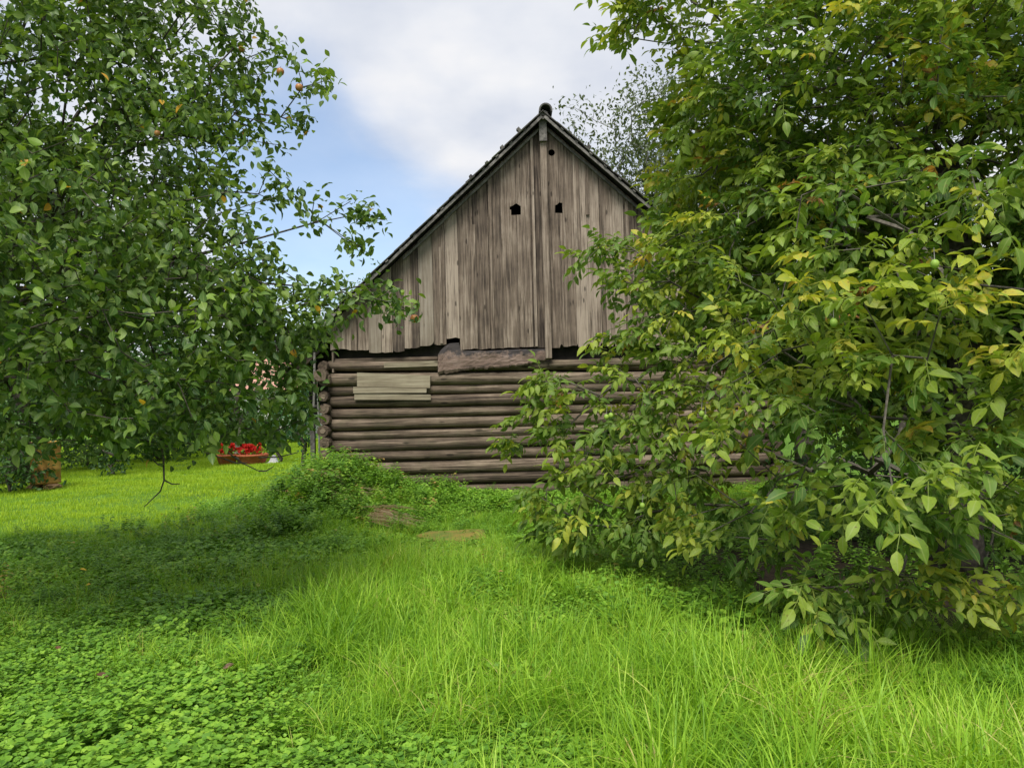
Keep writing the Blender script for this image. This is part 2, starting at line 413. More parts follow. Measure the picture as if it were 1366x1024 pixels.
# ------------------------------------------------------------------ barn
YB = 12.8
kb = at(728, 470, YB); apex = at(724, 138, YB-0.28)
KX = apex.x                                 # centre line of the gable
el = at(388, 492, YB-0.26)
APZ = apex.z - 0.19
SL = 0.915                                  # roof slope
EX = KX - at(412, 470, YB-0.26).x
barn = empty('log_barn', (KX, YB, 0), 'weathered log barn with grey vertical board gable and steep shingle roof', 'barn')
BL = at(440.5, 470, YB).x; BR = 2*KX - BL
BACK = YB + 9.0

def board(x0, x1, zb, yoff=0.0, zigs=None, mat='board', notch=None, hole=None, th=0.024, ztop=None, label=None):
    """one vertical gable board: bottom zb, top cut along the roof line"""
    rt = lambda x: APZ - SL*abs(x-KX) - 0.03
    bot = zigs if zigs else [(x0, zb), (x1, zb)]
    poly = list(bot)
    if notch:
        for nn in notch:
            if nn[0] == 'R': poly += [(x1, nn[1])] + nn[3] + [(x1, nn[2])]
    if ztop is None:
        poly.append((x1, rt(x1)))
        if x0 < KX < x1: poly.append((KX, rt(KX)))
        poly.append((x0, rt(x0)))
    else:
        poly += [(x1, ztop), (x0, ztop)]
    if notch:
        for nn in notch:
            if nn[0] == 'L': poly += [(x0, nn[2])] + nn[3] + [(x0, nn[1])]
    V, Fc = slab_vf(poly, YB + yoff, YB + yoff + th, hole=hole)
    return part('board', V, Fc, M[mat], barn, label=label)

X = lambda px, py=462: at(px, py, YB).x
Z = lambda px, py: at(px, py, YB).z
bl = [(440.5,461.6,466),(461.6,477.5,466.5),(477.5,492.6,467),(492.6,509,470.5),(509,524,470),(524,539.7,469),(539.7,549.5,465),(549.5,560,464.5),
      (560,579.4,460.5),(579.4,596,460),(596,613.8,450.5),(614,634,466),(634,655,466),(655,672,464.5),(672,693,464),(693,712,463.5),(712,728,463),
      (728,751,463),(751,770,461.5),(770,787,462),(787,804,461),(804,821,461)]
q = 821
while q < 1000:
    wdt = 13 + 7*random.random(); bl.append((q, q+wdt, 461)); q += wdt
for i, (a, b, yb) in enumerate(bl):
    x0, x1 = X(a)+0.001+0.006*random.random()**2, X(b)-0.001-0.007*random.random()**2
    if x1 > BR: x1 = BR
    if x1 - x0 < 0.04 and i > 25: continue
    zb = Z((a+b)/2, yb)
    yo = -0.012*random.random() - (0.012 if i % 2 else 0)
    kw = {}
    jag = lambda: random.uniform(-0.02, 0.02)
    wd = x1-x0
    if i == 8:
        zz = [(x0, zb-0.01)] + [(x0+wd*(0.55+0.45*math.sin(k/5*math.pi/2)), zb-0.01+0.09*(1-math.cos(k/5*math.pi/2))) for k in range(6)]
        kw['mat'] = 'board_pale'
    elif i in (17, 19, 20, 21):
        zz = [(x0, zb+0.05), (x0+wd*0.12, zb-0.01), (x0+wd*0.8, zb-0.015), (x0+wd*0.9, zb+0.05), (x1, zb+0.03)]
    else:
        zz = [(x0, zb+jag()), (x0+wd*0.3, zb+jag()*0.6), (x0+wd*0.7, zb+jag()*0.6), (x1, zb+jag())]
    kw['zigs'] = zz
    if i == 3: kw['mat'] = 'board_pale'
    # openings sawn out of neighbouring boards
    nt_ = []
    zl, zh = Z(687, 287), Z(687, 271.5)
    if i == 14: nt_ = [('R', zl, zh, [(x1-0.085, zl), (x1-0.085, zl+0.09), (x1-0.11, zl+0.10), (x1-0.105, zl+0.145), (x1-0.06, zl+0.16)])]
    if i == 15: nt_ = [('L', zl, zh, [(x0+0.075, zl+0.15), (x0+0.075, zl+0.003)])]
    if i == 17:
        nt_ = [('R', zl+0.015, zh, [(x1-0.075, zl+0.017), (x1-0.072, zl+0.15), (x1-0.03, zl+0.165)])]
        cxh, czh = X(735.8, 204), Z(735.8, 204)
        kw['hole'] = [(cxh+0.058*math.cos(-t*math.pi/6), czh+0.058*math.sin(-t*math.pi/6)) for t in range(12)]
    if i == 18: nt_ = [('L', zl+0.015, zh, [(x0+0.05, zl+0.19), (x0+0.05, zl+0.013)])]
    kw['notch'] = nt_ or None
    board(x0, x1, zb, yo, **kw)
# thin cover strips nailed over gaps
for a, y0, y1, wpx in ((634, 300, 466, 4), (655.5, 235, 466, 4.5), (771, 195, 345, 4), (782.5, 205, 288, 4.5), (804, 240, 461, 4), (588, 330, 459, 3), (712, 165, 463, 3.5), (838, 270, 461, 4)):
    xa = X(a, (y0+y1)/2)
    zt = min(Z(a, y0), APZ - SL*abs(xa-KX) - 0.08)
    V, Fc = box_vf((xa-wpx*0.0064, YB-0.046, Z(a, y1)+0.01), (xa+wpx*0.0064, YB-0.026, zt))
    part('cover_strip', V, Fc, M['board'], barn)
# backing darkness: near-black box put in for the unlit gap below the boards
V, Fc = box_vf((BL+0.1, YB+0.16, Z(600, 482)), (BR-0.1, YB+0.34, Z(600, 462)+0.06)); part('dark_backing', V, Fc, M['dark'], barn)
# king batten in front of the boards
kx0, kx1 = X(723.6, 300), X(732.0, 300)
V, Fc = box_vf((KX-0.055, YB-0.10, Z(728, 478)), (KX+0.055, YB-0.048, APZ-0.02)); part('ridge_batten', V, Fc, M['board'], barn)
V, Fc = box_vf((KX-0.066, YB-0.16, Z(726, 192)), (KX+0.062, YB-0.102, APZ+0.05)); part('batten_head', V, Fc, M['barge'], barn)

# roof: two boarded planes with shingle courses, overhanging the gable
OV = 0.26
for s in (-1, 1):
    nrm = np.array([-SL*-s, 0, 1.0]); nrm /= np.linalg.norm(nrm)
    nrm = np.array([s*SL, 0, 1.0]); nrm /= np.linalg.norm(nrm)
    dwn = np.array([s*1.0, 0, -SL]); dwn /= np.linalg.norm(dwn)
    ext = EX*math.sqrt(1+SL*SL)
    A = np.array([KX, 0, APZ])
    def rbox(t0, t1, h0, h1, y0, y1, tilt=0.0):
        V = []
        for y in (y0, y1):
            for (t, h) in ((t0, h0), (t1, h0-tilt), (t1, h1-tilt), (t0, h1)):
                p = A + dwn*t + nrm*h; V.append((p[0], y, p[2]))
        Q = [(0,1,2,3),(7,6,5,4),(0,4,5,1),(1,5,6,2),(2,6,7,3),(3,7,4,0)]
        if s < 0: Q = [tuple(reversed(f)) for f in Q]
        return np.array(V), np.array(Q)
    V, Fc = rbox(0.0, ext, 0.0, 0.022, YB-OV+0.03, BACK+0.2); part('roof_deck', V, Fc, M['dark'], barn)
    # rafters at the gable
    for yy in (YB+0.06, YB+1.1, YB+2.2, YB+3.3, YB+4.4, YB+5.5, YB+6.6, YB+7.7, YB+8.7):
        V, Fc = rbox(0.02, ext-0.02, -0.11, -0.003, yy, yy+0.09); part('rafter', V, Fc, M['barge'], barn)
    # battens poking out at the gable edge and shingle courses over them
    nC = 17
    for k in range(nC):
        t0 = ext*k/nC
        jit = random.uniform(-0.04, 0.03)
        V, Fc = rbox(t0+0.05, t0+0.11, 0.024, 0.040, YB-OV+random.uniform(-0.03, 0.02), BACK+0.15); part('roof_batten', V, Fc, M['barge'], barn)
        # each course: separate wide shingles near the gable edge, the rest of the course one strip
        y = YB-OV-0.01+jit
        for m in range(7):
            wv = random.uniform(0.11, 0.2)
            dz = random.uniform(0, 0.012)
            V, Fc = rbox(t0-0.06, t0+ext/nC+0.16+random.uniform(-0.03, 0.05), 0.045+dz*0.5, 0.060+dz*0.5, y, y+wv-0.004, tilt=-0.012)
            part('shingle', V, Fc, M['roofwood'], barn)
            y += wv
        V, Fc = rbox(t0-0.06, t0+ext/nC+0.16, 0.045, 0.060, y, BACK+0.2, tilt=-0.012)
        o = part('shingle_course', V, Fc, M['roofwood'], barn)
    # barge boards under the shingle edge
    V, Fc = rbox(0.03, ext*0.99, -0.022, 0.02, YB-OV+0.0, YB-OV+0.026); part('barge_board', V, Fc, M['barge'], barn)
    V, Fc = rbox(0.1, ext*0.62, -0.10, -0.062, YB-0.075, YB-0.05); part('barge_strip', V, Fc, M['barge'], barn)
    # blocks standing up through the shingles
    for (px, py) in (((675,190),(654,212),(698,169),(634,238)) if s < 0 else ((754,168),(778,190),(800,208))):
        p = at(px, py, YB-0.1); t0 = (p.x-KX)*s*math.sqrt(1+SL*SL)
        V, Fc = rbox(t0-0.03, t0+0.02+0.02*random.random(), 0.05, 0.105+0.05*random.random(), YB-0.22, YB-0.12); part('ladder_peg', V, Fc, M['roofwood'], barn)
# ridge cap: rounded roll along the ridge
ths = np.linspace(-0.25, math.pi+0.25, 12)
V = []; 
for y in (YB-OV-0.05, BACK+0.2):
    for th in ths: V.append((KX+0.045+0.115*math.cos(th), y, APZ+0.07+0.12*math.sin(th)))
    for th in ths[::-1]: V.append((KX+0.045+0.09*math.cos(th), y, APZ+0.07+0.095*math.sin(th)))
n = 24
Q = [(i, (i+1) % n, n+(i+1) % n, n+i) for i in range(n)]
Qc = [(i+1, i, n-1-i, n-2-i) for i in range(11)] + [(n+i, n+i+1, n+n-2-i, n+n-1-i) for i in range(11)]
part('ridge_cap', V, np.array(Q+Qc), M['roofwood'], barn, smooth=False)
V, Fc = tube_vf([(KX+0.02, YB-0.22, APZ+0.02), (KX+0.02, BACK, APZ+0.02)], [0.075, 0.075], 10); part('ridge_pole', V, Fc, M['barge'], barn)

# log wall
logs = [  # centre y at px 440, centre y at px 670, radius px, first px, last px
    (488, 487, 7.0, 437, 1018), (506, 504.5, 8.6, 437, 1018), (521.3, 518, 6.8, 437, 1018), (536.5, 532.5, 8.0, 436, 1018), (552.5, 547.5, 6.6, 437, 1018),
    (567, 561.5, 8.0, 436, 1018), (582.3, 575.3, 6.4, 437, 1018), (596, 589, 8.0, 436, 1018), (611, 604, 7.8, 436, 1018), (627, 620.5, 8.4, 436, 1018),
    (643.5, 637, 7.8, 436, 1018), (660, 654, 8.6, 436, 1018), (673, 668, 6.5, 436, 1018)]
for i, (ya, yb, r, xa, xb) in enumerate(logs):
    za, zb = Z(440, ya), Z(670, yb)
    xA, xB = X(440, ya), X(670, yb)
    x0, x1 = X(xa, ya), BR + 0.02
    npt = 16
    xs = np.linspace(x0, x1, npt)
    zs = za + (zb-za)*(xs-xA)/(xB-xA)
    zs = zs + 0.006*np.sin(xs*1.3+i*2.0) + 0.004*np.sin(xs*3.1+i)
    ys = YB + 0.10 + 0.012*np.sin(xs*0.9+i*1.7)
    rad = r*0.0128*(1.0 + 0.05*np.sin(xs*0.7+i*2.3)) * (1.04 if i % 2 else 1.0)
    V, Fc = tube_vf(np.stack([xs, ys, zs], 1), rad, 14, True, 0.015, i)
    part('log', V, Fc, M['log'], barn, smooth=True)
# dark sheet added behind the logs so that no light comes through
V, Fc = box_vf((BL+0.05, YB+0.22, -0.4), (BR-0.05, YB+0.26, Z(600, 470))); part('light_stop', V, Fc, M['dark'], barn)
# right-hand half of the top course lies above the bark slab
xs = np.linspace(X(733, 485), BR, 8)
V, Fc = tube_vf([(x, YB+0.05, Z(760, 485)+0.002*k) for k, x in enumerate(xs)], [0.075]*8, 12, True, 0.02, 5); part('log', V, Fc, M['log'], barn, smooth=True)
xs = np.linspace(X(441, 478), X(583, 478), 6)
V, Fc = tube_vf([(x, YB+0.12, Z(510, 480)) for x in xs], [0.05]*6, 10, True, 0.02, 6); part('log', V, Fc, M['log'], barn, smooth=True)
# side walls: logs running back, their heads sticking out at both corners
for side, xc in ((-1, X(434, 560)), (1, 2*KX - X(434, 560))):
    heads = [(507, 9.0), (529, 7.2), (545, 7.4), (559, 7.4), (574.5, 8.2), (590, 7.6), (606, 7.8), (622, 7.6), (638, 7.6), (653, 7.6), (668, 7.6)]
    heads = [(489, 7.0)] + heads
    for i, (py, r) in enumerate(heads):
        z = Z(434, py)
        yf = YB - 0.10 - 0.05*random.random()
        ys = [yf, yf+0.06, YB+0.3, YB+3, YB+6, BACK-0.1]
        rr = [r*0.0128*0.93] + [r*0.0128]*5
        sh = 0.35
        P = [(xc+0.010*math.sin(i*2.2)+0.004*k, y, z+0.005*math.sin(k+i)) for k, y in enumerate(ys)]
        V, Fc = tube_vf(P, rr, 12, True, 0.05, 40+i)
        part('side_log', V, Fc, M['log_y'], barn, smooth=False)
        # growth rings: a slightly raised heart on the sawn end
        if side < 0 and r > 7:
            V, Fc = tube_vf([(P[0][0], yf-0.010, z), (P[0][0], yf+0.01, z)], [r*0.0128*0.45]*2, 9, True, 0.1, 80+i)
            part('log_heart', V, Fc, M['log'], barn)
# chunky hewn block at the top of the corner
V, Fc = tube_vf([(X(431, 505), YB-0.2, Z(431, 500)), (X(431, 505), YB-0.02, Z(431, 500))], [0.115, 0.12], 7, True, 0.08, 9); part('corner_block', V, Fc, M['log_y'], barn)
# back gable
V, Fc = slab_vf([(BL, -0.3), (BR, -0.3), (BR, APZ-SL*(BR-KX)-0.03), (KX, APZ-0.04), (BL, APZ-SL*(KX-BL)-0.03)], BACK, BACK+0.05); part('back_wall', V, Fc, M['board'], barn)
# loft side boarding above the side logs
for x in (BL+0.02, BR-0.05):
    V, Fc = box_vf((x, YB+0.03, Z(434, 497)), (x+0.03, BACK, APZ-SL*(KX-BL)-0.06)); part('side_boarding', V, Fc, M['board'], barn)

# bark slab nailed under the boards
sb = np.array([(584.6,499),(604,496.5),(630,492.3),(655,491.5),(674,490.5),(700.5,486.5),(723,481.5),(736,478.5)], float)
st_ = np.array([(584.6,473),(588,467),(595,461),(600,458),(613,457),(615,468),(650,468),(690,466),(736,465.5)], float)
nu, nv = 60, 10; V = []
rr = np.random.default_rng(2)
for i in range(nu+1):
    px_ = 584.6+(736-584.6)*i/nu
    yb_ = np.interp(px_, sb[:, 0], sb[:, 1])+rr.normal()*0.5; yt_ = np.interp(px_, st_[:, 0], st_[:, 1])
    for j in range(nv+1):
        f = j/nv; py_ = yb_*(1-f)+yt_*f
        d_ = 0.018*float(vnoise(px_*0.04, py_*0.10))+0.010*float(vnoise(px_*0.25, py_*0.6)) - 0.02*(f < 0.05)
        V.append((X(px_, py_), YB-0.035-d_+0.012*f, Z(px_, py_)))
nn_ = len(V); V += [(a_, YB-0.012, c_) for a_, b_, c_ in V]
Q = [(i*(nv+1)+j, (i+1)*(nv+1)+j, (i+1)*(nv+1)+j+1, i*(nv+1)+j+1) for i in range(nu) for j in range(nv)]
rim = [i*(nv+1) for i in range(nu+1)]+[nu*(nv+1)+j for j in range(1, nv+1)]+[i*(nv+1)+nv for i in range(nu-1, -1, -1)]+[j for j in range(nv-1, 0, -1)]
Q += [(rim[(k+1) % len(rim)], rim[k], rim[k]+nn_, rim[(k+1) % len(rim)]+nn_) for k in range(len(rim))]
part('bark_slab', V, np.array(Q), M['slab'], barn, smooth=False, label='pinkish brown bark slab with dark cracked upper edge')
def quad_board(pts, y0, y1, mat, name, label=None):
    poly = [(X(a, b), Z(a, b)) for a, b in pts]
    V, Fc = slab_vf(poly, y0, y1); return part(name, V, Fc, M[mat], barn, label=label)
quad_board([(477,515.3),(574,517.5),(574.3,500.5),(525,498.6),(477,496.8)], YB-0.045, YB-0.022, 'patch', 'patch_board', 'pale broad board with mossy tint')
quad_board([(472,524.2),(569.3,523.6),(569.5,518),(472,515.8)], YB-0.060, YB-0.030, 'patch', 'patch_board', 'pale narrow board')
quad_board([(473.4,533),(575,533.2),(575,526.2),(473.4,524.8)], YB-0.045, YB-0.022, 'patch', 'patch_board', 'greyish narrow board')
quad_board([(512.5,490.3),(584,488.3),(584,481),(512.5,483.6)], YB-0.02, YB+0.005, 'patch', 'patch_board', 'short pale strip below the gable')
# poles and rafters under the left eave
for (xa, ya, xb, yb, r) in ((419.5,470,418.5,541,0.020),(424.5,536,426,604,0.018)):
    p0, p1 = at(xa, ya, YB-0.12), at(xb, yb, YB-0.12)
    V, Fc = tube_vf([p0, (p0+p1)/2+Vector((0.006,0,0)), p1], [r, r*1.05, r], 7); part('pole', V, Fc, M['barge'], barn)
# low lean-to roof along the left side wall
pa, pb = at(437, 448, YB), at(385, 497, YB)
dd = np.array([pb.x-pa.x, 0, pb.z-pa.z]); ln_ = np.linalg.norm(dd); dd /= ln_; nn2 = np.array([-dd[2], 0, dd[0]]); nn2 = nn2 if nn2[2] > 0 else -nn2
def lean(t0, t1, h0, h1, y0, y1, mat, name):
    V = []
    for y in (y0, y1):
        for t, h in ((t0, h0), (t1, h0), (t1, h1), (t0, h1)):
            p = np.array([pa.x, 0, pa.z])+dd*t+nn2*h; V.append((p[0], y, p[2]))
    part(name, V, np.array([(3,2,1,0),(4,5,6,7),(1,5,4,0),(2,6,5,1),(3,7,6,2),(0,4,7,3)]), M[mat], barn)
lean(0, ln_, 0, 0.02, YB-0.05, BACK, 'dark', 'lean_to_deck')
for k in range(4): lean(ln_*k/4-0.03, ln_*(k+1)/4+0.03, 0.03+0.004*k, 0.048+0.004*k, YB-0.12-0.03*random.random(), BACK, 'roofwood', 'shingle_course')
lean(0.12, ln_-0.02, -0.10, -0.01, YB+0.0, YB+0.07, 'slab', 'rafter_end'); lean(0.02, ln_+0.03, -0.09, -0.012, YB+0.9, YB+0.97, 'barge', 'rafter_end')
for (x0p, x1p, y0p, y1p, dy) in ((397, 408, 505, 560, 0.7), (408, 424, 500, 552, 0.75)):  # near-black panels put in for the shade of the opening under the eave
    V, Fc = box_vf((X(x0p, y0p), YB+dy, Z(x0p, y1p)), (X(x1p, y0p)-0.006, YB+dy+0.03, Z(x0p, y0p)+0.3)); part('lean_to_shade_panel', V, Fc, M['dark'], barn)
V, Fc = box_vf((X(398, 560), YB+0.72, -0.1), (X(398, 560)+0.08, YB+0.8, Z(398, 500))); part('lean_to_post', V, Fc, M['barge'], barn)
V, Fc = box_vf((X(411, 545), YB-0.02, Z(411, 543)), (X(427, 545), YB+0.05, Z(411, 540))); part('rail', V, Fc, M['barge'], barn)

# ------------------------------------------------------------------ foliage engine
def norm(v): return v/(np.linalg.norm(v, axis=-1, keepdims=True)+1e-9)
def frames(d, up):
    """rotation matrices with local y along d and local z close to up"""
    y = norm(d); x = norm(np.cross(y, up)); z = np.cross(x, y)
    return np.stack([x, y, z], -1)

def leaf_tpl(Lh, W, fold=0.25, droop=0.25, segs=3, pointy=1.0):
    """a leaf: midrib and two edges; returns verts, quads, tris"""
    V = [(0, 0, 0)]; 
    ts = np.linspace(0, 1, segs+2)[1:-1]
    for t in ts:
        wv = W*math.sin(math.pi*t**0.95)**pointy
        y = Lh*t; z = -droop*Lh*t*t
        V += [(-wv, y, z+fold*wv), (0, y, z), (wv, y, z+fold*wv)]
    V.append((0, Lh, -droop*Lh))
    Q, T = [], []
    T += [(0, 2, 1), (0, 3, 2)]
    for i in range(segs-1):
        a = 1+3*i
        Q += [(a, a+1, a+4, a+3), (a+1, a+2, a+5, a+4)]
    e = 1+3*(segs-1); tip = len(V)-1
    T += [(e, e+1, tip), (e+1, e+2, tip)]
    return np.array(V, float), np.array(Q).reshape(-1, 4), np.array(T).reshape(-1, 3)

def stamp(tpl, O, Rm, S, tint, jitter=None):
    """stamp a template n times -> verts, [quads, tris], per-vertex tint"""
    V, Q, T = tpl[:3]
    n, k = len(O), len(V)
    P = np.einsum('nij,kj->nki', Rm, V)*S[:, None, None] + O[:, None, :]
    off = (np.arange(n)*k)[:, None, None]
    Qs = (Q[None]+off).reshape(-1, 4); Ts = (T[None]+off).reshape(-1, 3)
    return P.reshape(-1, 3), Qs, Ts, np.repeat(tint, k)

def edges_of(segs): return np.array([0.0]+[1.0, 0.0, 1.0]*segs+[0.0])

def merge(parts):
    Vs, Qs, Ts, Ti = [], [], [], []; o = 0
    for V, Q, T, t in parts:
        Vs.append(V); Qs.append(Q+o); Ts.append(T+o); Ti.append(t); o += len(V)
    return np.concatenate(Vs), np.concatenate(Qs), np.concatenate(Ts), np.concatenate(Ti)

def grow(trunk, attract, step=0.45, wlen=0.35, bend=0.06, rs=None):
    """connect attraction points to a trunk polyline; returns nodes, parent index, order"""
    rs = rs or np.random.default_rng(5)
    P = [np.array(p, float) for p in trunk]; par = [-1]+list(range(len(trunk)-1))
    plen = [0.0]
    for i in range(1, len(P)): plen.append(plen[-1]+np.linalg.norm(P[i]-P[i-1])*0.25)
    A = np.array(attract); A = A[np.argsort(np.linalg.norm(A-P[-1], axis=1))]
    cap = len(A)*6+len(P)
    arr = np.zeros((cap, 3)); pl = np.zeros(cap); n = len(P)
    arr[:n] = P; pl[:n] = plen; pars = par[:]
    start = max(1, int(len(trunk)*0.45))
    for a in A:
        d = np.linalg.norm(arr[start:n]-a, axis=1)
        j = start+int(np.argmin(d+wlen*pl[start:n]))
        dist = np.linalg.norm(arr[j]-a)
        m = max(1, int(dist/step)); prev = j; b = arr[j].copy()
        side = rs.normal(size=3)*bend*dist; side[2] += 0.10*dist
        for s in range(1, m+1):
            t = s/m
            p = b*(1-t)+a*t + side*math.sin(math.pi*t) + (rs.normal(size=3)*0.02 if s < m else 0)
            arr[n] = p; pl[n] = pl[prev]+np.linalg.norm(p-arr[prev]); pars.append(prev); prev = n; n += 1
    return arr[:n], np.array(pars)

def radii(P, par, rtip, expo=2.4, rmax=None):
    n = len(P); acc = np.zeros(n); child = np.zeros(n, int)
    for i in range(n-1, 0, -1):
        if acc[i] == 0: acc[i] = rtip**expo
        acc[par[i]] += acc[i]
        child[par[i]] += 1
    r = acc**(1/expo)
    if rmax: r = np.minimum(r, rmax)
    return r, child

def branch_mesh(P, par, r, sel, k=5):
    idx = np.where(sel)[0]; idx = idx[par[idx] >= 0]
    A, B = P[par[idx]], P[idx]; ra = np.minimum(r[par[idx]], r[idx]*1.25); rb = r[idx]
    d = norm(B-A); up = np.where(np.abs(d[:, 2:3]) < 0.9, np.array([[0, 0, 1.0]]), np.array([[1.0, 0, 0]]))
    u = norm(np.cross(d, up)); v = np.cross(u, d)
    th = np.arange(k)*2*math.pi/k
    ring = u[:, None]*np.cos(th)[None, :, None]+v[:, None]*np.sin(th)[None, :, None]
    V = np.concatenate([A[:, None]+ring*ra[:, None, None], B[:, None]+ring*rb[:, None, None]], 1)
    n = len(idx); off = (np.arange(n)*2*k)[:, None, None]
    q_ = np.array([(j, (j+1) % k, k+(j+1) % k, k+j) for j in range(k)])
    return V.reshape(-1, 3), (q_[None]+off).reshape(-1, 4)

def limb_parts(P, par, r, big, mat, tree, nT):
    root = np.arange(len(P))
    for i in range(len(P)):
        if par[i] >= nT: root[i] = root[par[i]]
    for k in np.unique(root[big]):
        V, Q = branch_mesh(P, par, r, big & (root == k), 7)
        part('limb', V, Q, mat, tree, smooth=True)

def blob_pts(blobs, dens, rs, shell=0.55):
    """points through ellipsoids (cx,cy,cz,rx,ry,rz), thinner towards the heart"""
    out = []
    for b in blobs:
        c, r = np.array(b[:3]), np.array(b[3:6])
        m = max(4, int(dens*4.19*r[0]*r[1]*r[2]))
        d = norm(rs.normal(size=(m, 3))); q_ = rs.random(m)**shell
        q_ = q_**(1/3.0) if shell >= 1 else q_**0.5
        out.append(c+d*q_[:, None]*r)
    return np.concatenate(out)

def tree_thing(name, base, label, cat, group=None):
    return empty(name, base, label, cat, group)

CMI = np.array((Matrix.Translation(EYE) @ CM).inverted())
def project(P):
    q_ = P @ CMI[:3, :3].T + CMI[:3, 3]
    z = -q_[:, 2]
    return 683+F*q_[:, 0]/np.maximum(z, 1e-3), 512-F*q_[:, 1]/np.maximum(z, 1e-3), z

def pick_single(O, size, n=300):
    """the leaves that show largest in the view and are not deep inside the crown"""
    px, py, z = project(O)
    ok = (px > 5) & (px < 1361) & (py > 5) & (py < 1019) & (z > 0.5)
    # front-most in coarse cells
    cell = (px//22).astype(int)*1000+(py//22).astype(int)
    order = np.argsort(z); seen = {}; front = np.zeros(len(O), bool)
    for i in order:
        if not ok[i]: continue
        c = seen.get(cell[i], 0)
        if c < 2: front[i] = True; seen[cell[i]] = c+1
    cand = np.where(front)[0]
    sc_ = z[cand]/size[cand]
    return cand[np.argsort(sc_)[:n]]

def emit_leaves(tree, base, tpls, which, O, Rm, S, tint, mat, n_single=300, mass_name='foliage'):
    single = np.zeros(len(O), bool)
    if n_single:
        single[pick_single(O, S, n_single)] = True
        NT = 12
        q_ = np.sort(tint[single]); levels = [q_[int((i+0.5)*len(q_)/NT)] for i in range(NT)]
        cache = {}
        for i in np.where(single)[0]:
            lv = int(np.argmin([abs(tint[i]-l) for l in levels])); key = (which[i], lv)
            if key not in cache:
                V, Q, T = tpls[which[i]][:3]; E = tpls[which[i]][3] if len(tpls[which[i]]) > 3 else np.ones(len(V))
                cache[key] = npmesh('leaf', V, [Q, T], mat, {'tint': np.full(len(V), levels[lv]), 'edge': E}, True)
            o = bpy.data.objects.new('leaf', cache[key]); C.objects.link(o); o.parent = tree
            m4 = Matrix([list(Rm[i][0])+[0], list(Rm[i][1])+[0], list(Rm[i][2])+[0], [0, 0, 0, 1]])
            o.matrix_local = Matrix.Translation(Vector(O[i])-Vector(base)) @ m4 @ Matrix.Scale(S[i], 4)
    parts = []; EE = []
    for w_ in range(len(tpls)):
        s = (which == w_) & ~single
        if s.any():
            parts.append(stamp(tpls[w_], O[s], Rm[s], S[s], tint[s])); EE.append(np.tile(tpls[w_][3] if len(tpls[w_]) > 3 else np.ones(len(tpls[w_][0])), int(s.sum())))
    V, Q, T, ti = merge(parts)
    b = np.array(base)
    me = npmesh(mass_name, V-b, [Q, T], mat, {'tint': ti, 'edge': np.concatenate(EE)}, n_single > 0)
    o = put(mass_name, me, tree); o['kind'] = 'stuff'
    return o

# ---- apple tree ------------------------------------------------------------
def W(px, py, Y, rpx, ry=None):
    """an ellipsoid seen round pixel (px,py) with radius rpx at depth Y"""
    p = at(px, py, Y); r = rpx*Y/F
    if isinstance(rpx, tuple): r = None
    return (p.x, p.y, p.z, r, ry or r, r)
def W2(px, py, Y, rx, rz, ry):
    p = at(px, py, Y); return (p.x, p.y, p.z, rx*Y/F, ry, rz*Y/F)

